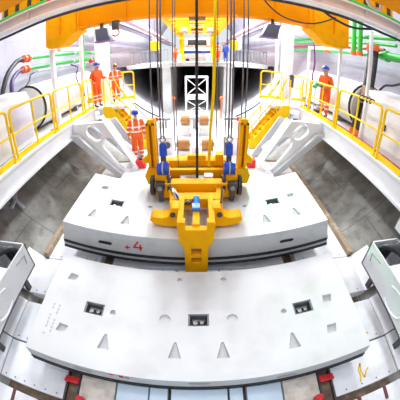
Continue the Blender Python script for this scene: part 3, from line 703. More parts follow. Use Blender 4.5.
# red +4 on the farther segment's near edge
def plus4(bm):
    y = 3.425
    beam(bm, (-1.385,y,-3.205),(-1.285,y,-3.215),.012,.024); beam(bm, (-1.335,y,-3.16),(-1.335,y,-3.255),.024,.012)
    beam(bm, (-1.10,y,-3.06),(-1.21,y,-3.21),.012,.03); beam(bm, (-1.21,y,-3.205),(-1.04,y,-3.22),.012,.03); beam(bm, (-1.07,y,-3.14),(-1.085,y,-3.29),.03,.012)
o = obj('red_marking', plus4, MARK, seg2); o['label'] = 'hand-painted red +4'
def scrawl(bm):
    y = .956
    beam(bm, (-1.20,y,-3.325),(-1.13,y,-3.335),.01,.02)
    for a, b in (((-1.07,-3.33),(-1.01,-3.335)),((-1.01,-3.335),(-1.06,-3.39)),((-1.06,-3.39),(-1.00,-3.395))): beam(bm, (a[0],y,a[1]),(b[0],y,b[1]),.01,.02)
    beam(bm, (-.98,y,-3.37),(-.94,y,-3.40),.01,.02); beam(bm, (-.94,y,-3.37),(-.94,y,-3.41),.02,.01)
o = obj('red_marking', scrawl, MARK, seg1); o['label'] = 'faint red hand-painted mark'
def stamp(bm):
    for i in range(9):
        for j in range(2):
            if (i*7+j*3) % 5 == 0: continue
            x = -2.16 - .09*j; y = 1.28 + i*.07
            box(bm, (x-.02, y, zi1(x)-.004), (x+.02, y+.04, zi1(x)+.003))
o = obj('grey_stamp', stamp, GMARK, seg1); o['label'] = 'faint grey stamped marks'
def scuff(bm):
    pass

# ------------------------------------------------------------------ segment feeder floor
tag(obj('feeder_base', lambda bm: box(bm, (-3.30, -1.5, -4.02), (3.30, 9.2, -3.93)), BRN), 'brown rusty base under the white floor plates', 'floor base', kind='structure')
def plate(label, x0, x1, y0, y1, m=WHITE2, z0=-3.93, z1=-3.80, bolts=True, rowx=None):
    t = thing('floor_plate', label, 'floor plate', ((x0+x1)/2, (y0+y1)/2, z0), 'white floor plates of the segment feeder')
    obj('plate', lambda bm: box(bm, (x0, y0, z0), (x1, y1, z1), .012), m, t)
    if bolts:
        for i in range(6):
            x = x0+.12+(x1-x0-.24)*i/5
            for y in (y0+.07,):
                obj('bolt', lambda bm: cyl(bm, (x, y, z1-.01), (x, y, z1+.008), .014, 8), DARK, t)
    return t
for s, side in ((-1, 'left'), (1, 'right')):
    a, b = s*3.42, s*2.06
    plate(f'white floor plate at the {side} bottom corner, nearest the camera', a, b, -1.2, .28)
    plate(f'white floor plate beside the near segment corner on the {side}, before the brown slot', a, b, .45, 1.28)
    plate(f'white floor plate along the {side} flank of the near segment', a, b, 1.31, 2.22, z1=-3.78)
    plate(f'white floor plate past the brown notch on the {side}', a, b, 2.44, 3.45, z1=-3.74)
    plate(f'white floor plate beside the far segment on the {side}', a, b, 3.48, 5.4, z1=-3.74)
    plate(f'white floor plate beyond the far segment on the {side}', a, b, 5.43, 8.6, z1=-3.74)
    plate(f'stained cream plate left of the pale centre panel' if s < 0 else 'stained cream plate right of the pale centre panel', s*1.80, s*1.23, .30, 3.4, CREAM, bolts=False)
    plate(f'stained cream plate at the bottom edge on the {side}', s*1.80, s*1.23, -1.2, .24, CREAM, bolts=False)
    for k, (ya, yb) in enumerate(((-1.2,.28),(.45,1.28),(1.31,2.22),(2.44,3.45))):
        t = thing('kick_plate', f'slanted white kick plate against the {side} wall, ' + ('nearest the camera', 'second from the camera', 'below the white box', 'past the brown notch')[k], 'plate', (s*3.5, (ya+yb)/2, -3.8), 'slanted kick plates')
        obj('plate', lambda bm: prism(bm, [(s*3.43,-3.80),(s*3.43,-3.76),(s*3.86,-3.42),(s*3.86,-3.46)], 1, ya, yb), WHITE2, t)
    # timber packing wedged against the lining
    tag(obj('timber_packing', lambda bm: beam(bm, (s*3.47, 3.5, -3.68), (s*3.44, 8.7, -3.66), .14, .14, .015), TIMB), f'long stained timber wedged against the {side} tunnel wall', 'timber')
    # rail slot with red stops
    t = thing('guide_rail', f'dark rusty guide rail in the slot near the {side} bottom edge', 'rail', (s*1.93, 0, -3.93))
    obj('rail', lambda bm: box(bm, (s*1.84, -1.2, -3.93), (s*2.02, 1.1, -3.84), .01), BRN, t)
    obj('edge', lambda bm: (box(bm, (s*2.02,-1.2,-3.93),(s*2.05,1.1,-3.79)), box(bm, (s*1.81,-1.2,-3.93),(s*1.84,1.1,-3.79))), DARK, t)
    t = thing('rail_stop', f'red stop block at the end of the {side} guide rail', 'stop block', (s*1.93, .84, -3.84), 'red stops by the guide rails')
    obj('block', lambda bm: box(bm, (s*1.82, .80, -3.84), (s*2.06, .90, -3.74), .015), REDP, t)
    obj('lip', lambda bm: box(bm, (s*1.82, .78, -3.76), (s*2.06, .84, -3.72), .01), REDP, t)
    t = thing('locking_pin', f'red and white locking pin beside the {side} guide rail', 'pin', (s*1.72, .5, -3.80), 'red pins by the guide rails')
    obj('pin', lambda bm: cyl(bm, (s*1.72, .52, -3.80), (s*1.72, .52, -3.66), .06, 14), REDP, t)
    obj('collar', lambda bm: cyl(bm, (s*1.72, .42, -3.80), (s*1.72, .42, -3.72), .05, 14), WHITE, t)
    t = thing('rail_stop', f'red stop in the gap between the two segments on the {side}', 'stop block', (s*1.45, 3.2, -3.80), 'red stops by the guide rails')
    obj('block', lambda bm: box(bm, (s*1.40, 3.10, -3.80), (s*1.52, 3.26, -3.62), .02), REDP, t)
    obj('bracket', lambda bm: box(bm, (s*1.58, 3.08, -3.80), (s*1.85, 3.24, -3.70), .02), BRN, t)
    # short stubs in the slot at the bottom corner
    for k, x in enumerate((2.45, 3.0)):
        tag(obj('slot_key', lambda bm: box(bm, (s*x-.03, .02, -3.80), (s*x+.03, .29, -3.775), .005), mat('maroon_steel',(.16,.04,.05),.5)), f'short dark maroon key in the {side} corner plate, ' + ('inner' if k == 0 else 'outer') + ' one', 'key', 'dark keys in the corner plates')
# pale centre panels
edges = [(-1.2,-.73,'leftmost'),(-.71,-.45,'second'),(-.40,.40,'broad middle'),(.43,.62,'narrow one right of the broad'),(.68,1.2,'rightmost')]
for a, b, w in edges:
    plate(f'{w} pale blue-white strip of the centre panel at the bottom', a, b, -1.2, 3.4, BLUEW, z1=-3.79, bolts=False)
plate('white centre floor plate under the lifting frame', -1.8, 1.8, 3.45, 5.6, WHITE2, z1=-3.80, bolts=False)
plate('raised white working deck where the foot of the stairs stands', -2.3, 2.3, 5.75, 11.9, WHITE2, z0=-3.9, z1=-3.35, bolts=False)
# yellow paint scrawls on the right plates
def yscr(pts, z):
    def f(bm):
        for a, b in zip(pts, pts[1:]): beam(bm, (*a, z), (*b, z), .03, .006)
    return f
for k, (pts, z, w) in enumerate(((((2.56,.56),(2.60,.66),(2.585,.80),(2.66,.92),(2.63,.76),(2.67,.62),(2.74,.74),(2.80,.78)), -3.798, 'by the right brown slot'), (((2.85,3.3),(2.98,3.36),(2.92,3.40)), -3.736, 'beside the far segment corner'), (((2.75,2.78),(2.9,2.83)), -3.736, 'beside the gap between the segments'), (((2.95,1.45),(3.05,1.48)), -3.776, 'near the right white box'))):
    tag(obj('paint_mark', yscr(pts, z), YMARK), f'yellow sprayed scrawl on the floor plate {w}', 'paint mark', 'yellow scrawls on the plates')

# white open boxes leaning by the walls, with hoses inside
for s, side in ((-1, 'left'), (1, 'right')):
    t = thing('hose_box', f'white open steel box with black hoses inside at the {side} edge', 'box', (s*3.6, 1.8, -3.76))
    def case(bm):
        xa, xb, ya, yb, za, zb = s*3.20, s*3.98, .75, 2.78, -3.24, -2.68
        box(bm, (xa, ya, za), (xa+s*.03, yb, zb)); box(bm, (xb-s*.03, ya, za), (xb, yb, zb)); box(bm, (xa, yb-.03, za), (xb, yb, zb)); box(bm, (xa, ya, za), (xb, ya+.03, zb)); box(bm, (xa, ya, za), (xb, yb, za+.03))
    obj('casing', case, WHITE, t)
    obj('cover', lambda bm: box(bm, (s*3.18, .72, -2.69), (s*4.0, 2.08, -2.64), .01), WHITE, t)
    for y in (.95, 2.5): obj('foot', lambda bm: box(bm, (s*3.45, y-.06, -3.72), (s*3.52, y+.06, -3.24)), DARK, t)
    obj('embossed_rim', lambda bm: tube(bm, [(s*3.195, 1.55+.34*math.cos(q), -2.98+.2*math.sin(q)) for q in [i*.42+.8 for i in range(12)]], .018, 6), WHITE, t)
    obj('hinge_line', lambda bm: tube(bm, [(s*3.195, 2.3, -2.8), (s*3.195, 2.62, -2.84), (s*3.195, 2.58, -3.0)], .008, 6), STEEL, t)
    for k in range(3):
        tag(obj('hose', lambda bm: tube(bm, smooth([(s*(3.3+.18*k),2.66,-3.1),(s*(3.35+.18*k),2.58,-2.68),(s*(3.45+.16*k),2.36,-2.54-.02*k),(s*(3.62+.12*k),2.18,-2.58),(s*(3.75+.06*k),2.12,-2.63-.0*k)]), .06, 10), BLK),
            f'black hose looping out of the {side} white box, ' + ('innermost', 'middle', 'outermost')[k] + ' of three', 'hose', 'hoses in the white boxes')
tag(obj('hose', lambda bm: tube(bm, smooth([(4.0,2.3,-2.62),(3.9,2.1,-2.55),(3.85,1.8,-2.52),(3.95,1.5,-2.55),(4.15,1.2,-2.6)]), .065, 10), mat('hose_blue',(.02,.16,.55),.4)), 'bright blue hose across the right white box', 'hose')
tag(obj('side_panel', lambda bm: box(bm, (4.0, 1.2, -2.6), (4.05, 3.0, -2.05), .01), WHITE), 'white flat panel standing at the far right edge above the box', 'panel')
t = thing('scrap_bracket', 'small pale forked steel bracket lying against the left tunnel wall', 'bracket', (-4.3, 4.2, -3.0))
def fork(bm):
    beam(bm, (-4.85,4.75,-2.50),(-4.66,4.40,-2.74),.12,.05); beam(bm, (-4.66,4.40,-2.74),(-4.42,4.38,-2.98),.09,.05); beam(bm, (-4.66,4.40,-2.74),(-4.60,4.10,-2.80),.09,.05)
obj('fork', fork, GREYW, t)

# ------------------------------------------------------------------ segment crane (yellow lifting frame)
cr = thing('segment_crane', 'yellow segment lifting frame with gripper hanging over the far segment', 'crane', (0, 4.8, -2.95))
def cpost(s):
    def f(bm):
        box(bm, (s*.90, 5.15, -2.62), (s*.97, 5.4, -1.36)); box(bm, (s*1.03, 5.15, -2.62), (s*1.10, 5.4, -1.36)); box(bm, (s*.90, 5.32, -2.62), (s*1.10, 5.42, -1.34))
        prism(bm, [(s*.90,-1.40),(s*1.10,-1.40),(s*1.05,-1.28),(s*.92,-1.28)], 1, 5.15, 5.42)
        prism(bm, [(s*.84,-2.40),(s*1.12,-2.40),(s*1.20,-2.58),(s*1.14,-2.78),(s*.84,-2.78)], 1, 5.1, 5.4)
        prism(bm, [(s*1.10,-2.1),(s*1.24,-2.2),(s*1.24,-2.3),(s*1.10,-2.3)], 1, 5.2, 5.35)
    return f
for s in (-1, 1): obj('post', cpost(s), YEL, cr)
obj('front_beam', lambda bm: box(bm, (-.74, 4.62, -2.86), (.68, 4.86, -2.52), .015), YEL, cr)
obj('rear_beam', lambda bm: box(bm, (-.80, 5.5, -2.72), (.76, 5.72, -2.38), .015), YEL, cr)
obj('mid_beam', lambda bm: box(bm, (-.62, 5.2, -2.72), (.58, 5.32, -2.48), .015), YEL, cr)
obj('manifold', lambda bm: (box(bm, (-.5, 5.32, -2.72), (.3, 5.48, -2.52), .02)), BRN, cr)
for s in (-1, 1): obj('side_beam', lambda bm: box(bm, (s*.62, 4.7, -2.8), (s*.78, 5.7, -2.5), .015), YEL, cr)
obj('inner_tray', lambda bm: box(bm, (-.62, 4.86, -2.78), (.58, 5.55, -2.72)), DARK, cr)
for x, w in ((-.32,.08),(-.12,.16),(.08,.10)): obj('valve', lambda bm: box(bm, (x-w, 4.92, -2.72), (x+w, 5.12, -2.56), .02), DARK if w < .15 else BRN, cr)
obj('control_unit', lambda bm: box(bm, (.14, 4.9, -2.72), (.34, 5.1, -2.5), .02), GREYW, cr)
obj('upper_cradle', lambda bm: (box(bm, (-.55, 5.7, -2.52), (.5, 5.9, -2.42)), box(bm, (-.24, 5.55, -2.40), (.2, 5.7, -2.28)), box(bm, (.42,5.45,-2.5),(.60,5.7,-2.22))), YEL, cr)
for x in (-.97, -.60, .55, .90):
    def whl(bm):
        cyl(bm, (x-.035, 4.82, -2.66), (x+.035, 4.82, -2.66), .22, 24)
    w_ = obj('sheave', whl, BLK, cr)
    obj('hub', lambda bm: cyl(bm, (x-.05, 4.82, -2.66), (x+.05, 4.82, -2.66), .07, 14), YEL, w_)
for x in (-.785, .725):
    obj('clevis', lambda bm: (prism(bm, [(x-.10,-2.50),(x+.10,-2.50),(x+.11,-2.60),(x+.055,-2.70),(x+.05,-2.93),(x-.05,-2.93),(x-.055,-2.70),(x-.11,-2.60)], 1, 4.58, 4.74, .015)), DARK, cr)
    obj('clevis_pin', lambda bm: cyl(bm, (x, 4.54, -2.60), (x, 4.60, -2.60), .05, 12), STEEL, cr)
    obj('suspension_block', lambda bm: box(bm, (x-.13, 4.76, -2.92), (x+.13, 5.0, -2.42), .02), YEL, cr)
# gripper: yoke, arms and the vertical plate with the hole
obj('yoke_beam', lambda bm: box(bm, (-.52, 4.15, -2.82), (.46, 4.40, -2.60), .02), YEL, cr)
obj('trim_bow', lambda bm: tube(bm, smooth([(-.6,4.5,-2.62),(-.3,4.45,-2.74),(0,4.44,-2.78),(.28,4.45,-2.74),(.55,4.5,-2.62)]), .035, 8), YEL, cr)
for s, xc in ((-1, -.03), (1, -.03)):
    def arm(bm):
        pts = [(.30,-2.52),(.44,-2.52),(.50,-2.72),(.62,-2.76),(.80,-2.70),(.86,-2.78),(.80,-2.87),(.62,-2.90),(.52,-2.94),(.34,-2.94)]
        prism(bm, [(xc+s*a, b) for a, b in pts], 1, 3.72, 3.98, .015)
    obj('gripper_arm', arm, YEL, cr)
    obj('link_bar', lambda bm: beam(bm, (xc+s*.42, 3.95, -2.72), (xc+s*.50, 4.75, -2.70), .14, .2, .015), YEL, cr)
    obj('pivot_pin', lambda bm: cyl(bm, (xc+s*.42, 3.69, -2.66), (xc+s*.42, 4.0, -2.66), .05, 12), DARK, cr)
def gplate(bm):
    #o_ = [(-.32,-2.46),(-.22,-2.46),(-.22,-2.60),(.16,-2.60),(.16,-2.46),(.26,-2.46),(.26,-2.88),(.20,-2.98),(.17,-3.70),(-.23,-3.70),(-.26,-2.98),(-.32,-2.88)]
    # plate with a rectangular window: left and right cheeks, head and sill
    prism(bm, [(-.33,-2.48),(-.21,-2.48),(-.21,-2.64),(.15,-2.64),(.15,-2.48),(.27,-2.48),(.27,-2.88),(.20,-2.98),(.185,-3.06),(-.245,-3.06),(-.26,-2.98),(-.33,-2.88)], 1, 3.25, 3.37)
    for z0_, z1_ in ((-3.22,-3.06),(-3.42,-3.29)):
        box(bm, (-.24, 3.25, z0_), (-.12, 3.37, z1_)); box(bm, (.06, 3.25, z0_), (.18, 3.37, z1_))
    box(bm, (-.24, 3.25, -3.29), (.18, 3.37, -3.22))
    prism(bm, [(-.24,-3.42),(.18,-3.42),(.17,-3.78),(-.23,-3.78)], 1, 3.25, 3.37)
obj('gripper_plate', gplate, YEL, cr)
for s in (-1, 1): obj('plate_arm', lambda bm: box(bm, (-.03+s*.27-.05, 3.3, -2.72), (-.03+s*.27+.05, 4.2, -2.56), .01), YEL, cr)
obj('cylinder', lambda bm: (cyl(bm, (-.03, 3.75, -2.66), (-.03, 4.12, -2.56), .065, 14), box(bm, (-.10, 3.72, -2.72), (.04, 3.9, -2.52), .015)), mat('cylinder_blue',(.02,.20,.62),.35), cr)
obj('cylinder_rod', lambda bm: box(bm, (-.09, 3.36, -2.72), (.03, 3.74, -2.60), .01), YEL, cr)
for k in range(4):
    obj('hydraulic_hose', lambda bm: tube(bm, smooth([(-.58,4.6,-2.62+.03*k),(-.48+.04*k,4.3,-2.52-.03*k),(-.36+.05*k,4.05,-2.66),(-.2+.03*k,4.0,-2.56),(-.1,3.98,-2.56+.02*k)]), .016, 6), BLK if k % 2 else STEEL, cr)
obj('hydraulic_hose', lambda bm: tube(bm, smooth([(.5,4.6,-2.6),(.48,4.3,-2.5),(.44,4.05,-2.6),(.42,3.9,-2.52)]), .02, 6), BLK, cr)

# blue chain hoist blocks and their ropes
for x, w in ((-.74, 'left'), (.68, 'right')):
    t = thing('hoist_block', f'bright blue hoist block between the black sheaves on the {w} of the yellow frame', 'hoist', (x, 5.0, -2.5), 'blue hoist blocks on the lifting frame')
    obj('lower_housing', lambda bm: (cyl(bm, (x-.12, 4.93, -2.30), (x+.12, 4.93, -2.30), .13, 18), box(bm, (x-.13, 4.84, -2.44), (x+.13, 5.02, -2.28), .03)), BLUEP, t)
    obj('upper_housing', lambda bm: (cyl(bm, (x+.0, 5.1, -2.08), (x-.0, 5.13, -1.88), .085, 16), ball(bm, (x-.0, 5.13, -1.87), .085)), BLUEP, t)
    obj('swivel', lambda bm: cyl(bm, (x, 5.0, -2.3), (x, 5.1, -2.1), .06, 12), DARK, t)
    obj('band', lambda bm: tube(bm, [(x, 4.93+.135*math.cos(a*PI/8), -2.30+.135*math.sin(a*PI/8)) for a in range(16)], .015, 6, True), GREYW, t)
    obj('eye', lambda bm: tube(bm, [(x+.06*math.cos(a*PI/6), 5.13, -1.72+.07*math.sin(a*PI/6)) for a in range(12)], .018, 6, True), STEEL, t)
TOPZ = 3.2
ropes = [(-.95,5.28,-1.3,.014,'at the left yellow post'), (-.77,5.13,-1.70,.018,'left one of the pair on the left blue block'), (-.71,5.13,-1.70,.018,'right one of the pair on the left blue block'),
         (-.52,5.6,-2.18,.012,'between the left blue block and the middle'), (-.44,5.3,-2.4,.010,'thinnest one left of the black middle rope'),
         (.43,5.6,-2.15,.012,'just right of the yellow chain'), (.60,5.3,-2.18,.012,'left of the right blue block'), (.65,5.13,-1.70,.018,'left one of the pair on the right blue block'), (.71,5.13,-1.70,.018,'right one of the pair on the right blue block'),
         (.93,5.28,-1.3,.014,'left one at the right yellow post'), (1.02,5.28,-1.3,.014,'right one at the right yellow post')]
for x, y, zb, r, w in ropes:
    tag(obj('wire_rope', lambda bm: cyl(bm, (x, y, zb), (x*1.0, y, TOPZ), r, 8), CABLE), f'thin grey wire rope, {w}', 'wire rope', 'wire ropes of the lifting frame')
tag(obj('wire_rope', lambda bm: cyl(bm, (-.01, 5.0, -2.58), (-.01, 5.0, TOPZ), .028, 10), BLK), 'thick black rope down the middle of the lifting frame', 'rope')
def chain(bm):
    tube(bm, smooth([(.36,5.3,TOPZ),(.36,5.3,1.5),(.345,5.3,0),(.33,5.3,-.8),(.28,5.3,-1.6),(.26,5.35,-2.45)]), .032, 8)
tag(obj('lifting_chain', chain, RAIL), 'yellow lifting chain to the right of the black middle rope', 'chain')

# brown rollers on white stands
def roller(label, x0, x1, y, ztop, r, zb):
    c = (x0+x1)/2
    t = thing('roller_stand', label, 'roller', (c, y, zb), 'brown rollers on white stands')
    obj('roller', lambda bm: cyl(bm, (x0, y, ztop-r), (x1, y, ztop-r), r, 24), ROLL, t)
    obj('stand', lambda bm: (box(bm, (x0-.02, y-.17, zb), (x1+.02, y-.05, ztop-2*r-.02), .015), box(bm, (x0+.0, y-.19, zb+.15), (x1-.0, y-.16, zb+.17)), box(bm, (x0, y-.19, zb+.30), (x1, y-.16, zb+.32))), WHITE, t)
    obj('backing', lambda bm: box(bm, (x0-.02, y-.05, zb), (x1+.02, y+.25, ztop-2*r+.04), .015), WHITE, t)
    for x in (x0-.03, x1+.03): obj('bearing', lambda bm: cyl(bm, (x-.02, y, ztop-r), (x+.02, y, ztop-r), r*.5, 14), GREYW, t)
roller('brown roller on a white stand, near pair, left one', -.66, -.26, 7.95, -2.66, .19, -3.35)
roller('brown roller on a white stand, near pair, right one', .14, .52, 7.95, -2.66, .19, -3.35)
roller('brown roller on a white stand, far pair, left one', -.68, -.34, 10.6, -2.50, .19, -3.35)
roller('brown roller on a white stand, far pair, right one', .10, .46, 10.6, -2.50, .19, -3.35)
t = thing('roller_trestle', 'white and grey frame between the brown roller pairs', 'frame', (-.08, 9.5, -3.35))
obj('spine', lambda bm: box(bm, (-.22, 8.2, -3.35), (.06, 11.5, -3.05), .02), WHITE, t)
obj('column', lambda bm: box(bm, (-.2, 10.6, -3.05), (.02, 10.9, -2.62), .02), GREYW, t)
obj('head', lambda bm: box(bm, (-.3, 10.55, -2.66), (.08, 10.95, -2.55), .02), GREYW, t)
# white equipment to each side on the working deck
for s, side in ((-1, 'left'), (1, 'right')):
    t = thing('pump_cabinet', f'white pump cabinet on the working deck {side} of the brown rollers', 'cabinet', (s*1.15, 8.8, -3.35))
    obj('casing', lambda bm: box(bm, (s*.86, 8.3, -3.35), (s*1.45, 9.4, -2.75), .03), WHITE, t)
    obj('lid', lambda bm: box(bm, (s*.84, 8.28, -2.75), (s*1.47, 9.42, -2.71), .01), GREYW, t)
    obj('fan', lambda bm: cyl(bm, (s*1.05, 8.26, -3.0), (s*1.05, 8.31, -3.0), .12, 16), DARK, t)
    t = thing('pipe_stub', f'grey pipe with red end behind the {side} yellow post', 'pipe', (s*1.25, 9.8, -2.6))
    obj('pipe', lambda bm: cyl(bm, (s*1.05, 9.8, -2.42), (s*1.55, 9.8, -2.42), .06, 12), STEEL, t)
    obj('end_cap', lambda bm: cyl(bm, (s*1.55, 9.8, -2.42), (s*1.66, 9.8, -2.42), .10, 12), REDP, t)
    obj('stand', lambda bm: box(bm, (s*1.25-.04, 9.76, -3.35), (s*1.25+.04, 9.84, -2.46)), STEEL, t)
    tag(obj('supply_box', lambda bm: box(bm, (s*1.5, 10.8, -3.35), (s*2.1, 11.8, -2.8), .03), WHITE), f'white box on the working deck far {side} below the stairs', 'box')
    t = thing('red_canister', f'red canister on the working deck by the ' + ("worker's feet" if s < 0 else 'right yellow post'), 'canister', (s*1.62, 7.3, -3.35), 'red canisters on the deck')
    x = -1.78 if s < 0 else 1.66
    obj('body', lambda bm: box(bm, (x-.16, 7.15, -3.35), (x+.16, 7.45, -3.08), .03), REDP, t)
    obj('lid', lambda bm: cyl(bm, (x, 7.3, -3.08), (x, 7.3, -3.03), .08, 14), DARK, t)
t = thing('signal_lamp', 'small green signal lamp to the right of the yellow frame', 'lamp', (1.25, 5.85, -3.35))
obj('pole', lambda bm: cyl(bm, (1.25, 5.85, -3.35), (1.25, 5.85, -2.5), .02, 8), DARK, t)
obj('lens', lambda bm: cyl(bm, (1.25, 5.85, -2.5), (1.25, 5.85, -2.38), .05, 14), emit('green_lens', (.02,.9,.2), 2.), t)

# ------------------------------------------------------------------ workers
def skinmesh(name, verts, edges, rad, roots, sub=2):
    me = bpy.data.meshes.new(name); me.from_pydata([tuple(v) for v in verts], edges, [])
    o = bpy.data.objects.new(name, me); COL.objects.link(o)
    sk = o.modifiers.new('s', 'SKIN'); sk.use_smooth_shade = True
    d = me.skin_vertices[0].data
    for i, r in enumerate(rad):
        d[i].radius = r if isinstance(r, tuple) else (r, r); d[i].use_root = i in roots
    ss = o.modifiers.new('u', 'SUBSURF'); ss.levels = sub; ss.render_levels = sub
    bpy.context.view_layer.update()
    m2 = bpy.data.meshes.new_from_object(o.evaluated_get(bpy.context.evaluated_depsgraph_get())); m2.name = name
    bpy.data.objects.remove(o); bpy.data.meshes.remove(me)
    for f in m2.polygons: f.use_smooth = True
    return m2
def worker(label, loc, rz, suit, helmet, arms, legs, head=(0,-.05,0), lean=0., hgt=1.0):
    """faces -Y before rz. arms: {side: (elbow, wrist, hand)}; legs: {side: (knee, ankle)}; local metres"""
    root = thing('person', label, 'person', loc)
    root.rotation_euler = (0, 0, rz); root.scale = (hgt,)*3
    ly = -lean
    pel, sp, ch, nk = V((0,0,.95)), V((0,ly*.4,1.14)), V((0,ly*.8,1.34)), V((0,ly,1.47))
    hd = V((head[0], ly+head[1]*.5, 1.57)); jaw = V((head[0]*1.6, ly+head[1]*1.2-.03, 1.60)); cr_ = V((head[0], ly+head[1]*.6+.01, 1.67))
    vs = [pel, sp, ch, nk, hd, cr_, jaw]; ed = [(0,1),(1,2),(2,3),(3,4),(4,5),(4,6)]; rd = [(.145,.11),(.14,.105),(.16,.115),.058,.075,.088,.05]; roots = {0}
    suitcut = []
    def add(p, r, par):
        vs.append(V(p)); rd.append(r); i = len(vs)-1
        if par is not None: ed.append((par, i))
        return i
    for s in (-1, 1):
        sh = add((s*.17, ly, 1.40), .066, 2)
        el = add(arms[s][0], .048, sh); wr = add(arms[s][1], .034, el); hn = add(arms[s][2], .036, wr)
        w_, h_ = V(arms[s][1]), V(arms[s][2]); d = (h_-w_).normalized(); side = d.cross(V((0,1,0)) if abs(d.y) < .8 else V((0,0,1))).normalized(); nrm = side.cross(d).normalized()
        for k in range(4):
            b0 = h_ + side*(.030-.020*k) - d*.01; l = (.072,.082,.076,.058)[k]
            a = add(b0, .0095, None); roots.add(a); b = add(b0 + d*l*.55 + nrm*.006, .009, a); add(b0 + d*l*.9 + nrm*.028, .008, b)
        tb = add(w_*.35+h_*.65 + side*.03, .011, None); roots.add(tb); t2 = add(w_*.2+h_*.8 + side*.055 + d*.015 + nrm*.01, .010, tb); add(h_ + side*.058 + d*.035 + nrm*.02, .008, t2)
        hp = add((s*.095, 0, .90), .088, 0); kn = add(legs[s][0], .062, hp); an = add(legs[s][1], .042, kn); add(V(legs[s][1])+V((0,-.11,-.035)), .035, an)
    # the body itself: one continuous skin
    n_main = [i for i in range(len(vs))]
    me = skinmesh('body', vs, ed, rd, roots)
    bo = link('body', me, SKIN, root)
    # face
    for s in (-1, 1):
        bm = bmesh.new(); ball(bm, jaw + V((s*.033, -.040, .035)), .011, n=10); mm = bpy.data.meshes.new('eye'); bm.to_mesh(mm); bm.free(); link('eye', mm, BLK, root)
        bm = bmesh.new(); ball(bm, hd + V((s*.085, .01, .05)), .024, (.5,.8,1.2), 10); mm = bpy.data.meshes.new('ear'); bm.to_mesh(mm); bm.free(); link('ear', mm, SKIN, root)
    bm = bmesh.new(); cyl(bm, jaw+V((0,-.045,.03)), jaw+V((0,-.065,.0)), .008, 8, .016); mm = bpy.data.meshes.new('nose'); bm.to_mesh(mm); bm.free(); link('nose', mm, SKIN, root)
    bm = bmesh.new(); box(bm, jaw+V((-.022,-.05,-.026)), jaw+V((.022,-.04,-.018))); mm = bpy.data.meshes.new('mouth'); bm.to_mesh(mm); bm.free(); link('mouth', mm, MARK, root)
    # coverall
    cv = [pel, sp, ch, V((0,ly,1.44))]; ce = [(0,1),(1,2),(2,3)]; crd = [(.185,.145),(.18,.14),(.20,.145),.085]
    def cadd(p, r, par):
        cv.append(V(p)); crd.append(r); ce.append((par, len(cv)-1)); return len(cv)-1
    for s in (-1, 1):
        sh = cadd((s*.185, ly, 1.39), .098, 2); el = cadd(arms[s][0], .076, sh); w_ = V(arms[s][1]); cadd(w_, .055, el)
        hp = cadd((s*.10, 0, .88), .118, 0); kn = cadd(legs[s][0], .095, hp); cadd(V(legs[s][1])+V((0,0,.05)), .082, kn)
    link('coverall', skinmesh('coverall', cv, ce, crd, {0}), suit, root)
    for s in (-1, 1):
        a = V(legs[s][1])
        link('boot', skinmesh('boot', [a+V((0,.01,.06)), a+V((0,.0,-.03)), a+V((0,-.10,-.04)), a+V((0,-.18,-.045))], [(0,1),(1,2),(2,3)], [.06,.058,(.05,.042),(.045,.036)], {0}), BOOT, root)
    # helmet: shell, brim and peak
    def hel(bm):
        n = 20; prof = [(.125,0),(.126,.03),(.118,.07),(.095,.105),(.06,.125),(.0,.132)]
        c = cr_ + V((0,.005,-.005)); rows = []
        for r_, z_ in prof[:-1]: rows.append([bm.verts.new(c + V((r_*.92*math.cos(2*PI*i/n), r_*1.1*math.sin(2*PI*i/n), z_))) for i in range(n)])
        tp = bm.verts.new(c + V((0,0,.132)))
        for a_, b_ in zip(rows, rows[1:]):
            for i in range(n): bm.faces.new((a_[i], a_[(i+1)%n], b_[(i+1)%n], b_[i]))
        for i in range(n): bm.faces.new((rows[-1][i], rows[-1][(i+1)%n], tp))
        bm.faces.new(rows[0][::-1])
        cyl(bm, c+V((0,-.03,-.005)), c+V((0,-.03,.008)), .135, 20)
        tube(bm, [c+V((0,.12*math.cos(q), .03+.105*math.sin(q))) for q in [PI*i/8 for i in range(9)]], .012, 6)
    bm = bmesh.new(); hel(bm); bmesh.ops.recalc_face_normals(bm, faces=bm.faces[:])
    mm = bpy.data.meshes.new('helmet'); bm.to_mesh(mm); bm.free()
    for f in mm.polygons: f.use_smooth = True
    mm.set_sharp_from_angle(angle=math.radians(40))
    link('helmet', mm, helmet, root)
    return root
st = {-1: ((-.11,-.015,.50),(-.12,.02,.09)), 1: ((.11,-.015,.50),(.12,.02,.09))}
hang = {-1: ((-.25,.03,1.14),(-.27,-.06,.90),(-.27,-.08,.82)), 1: ((.25,.03,1.14),(.27,-.06,.90),(.27,-.08,.82))}
hold = {-1: ((-.27,.0,1.13),(-.10,-.24,1.10),(-.04,-.30,1.11)), 1: ((.27,.0,1.13),(.14,-.26,1.06),(.08,-.32,1.06))}
railh = {-1: ((-.25,.05,1.15),(-.26,-.15,1.0),(-.26,-.22,.98)), 1: ((.26,-.05,1.16),(.24,-.30,1.12),(.24,-.37,1.12))}
worker('worker in orange coveralls and blue helmet standing at the head of the left stairs', (-3.80, 9.3, PZ), math.radians(62), SUIT, HBLUE, railh, st, head=(.0,-.09,0), lean=.05)
worker('worker in orange with a brown cap, half hidden behind the left stair railing', (-3.28, 10.1, PZ), math.radians(20), SUITV, HBRN, hold, st, head=(0,-.10,0), lean=.12, hgt=.90)
worker('worker in orange coveralls and blue helmet on the right walkway looking at a handset', (3.52+.0, 6.95, PZ), math.radians(-62), SUIT, HBLUE, hold, st, head=(0,-.10,0), lean=.06).location = (4.20, 7.75, PZ)
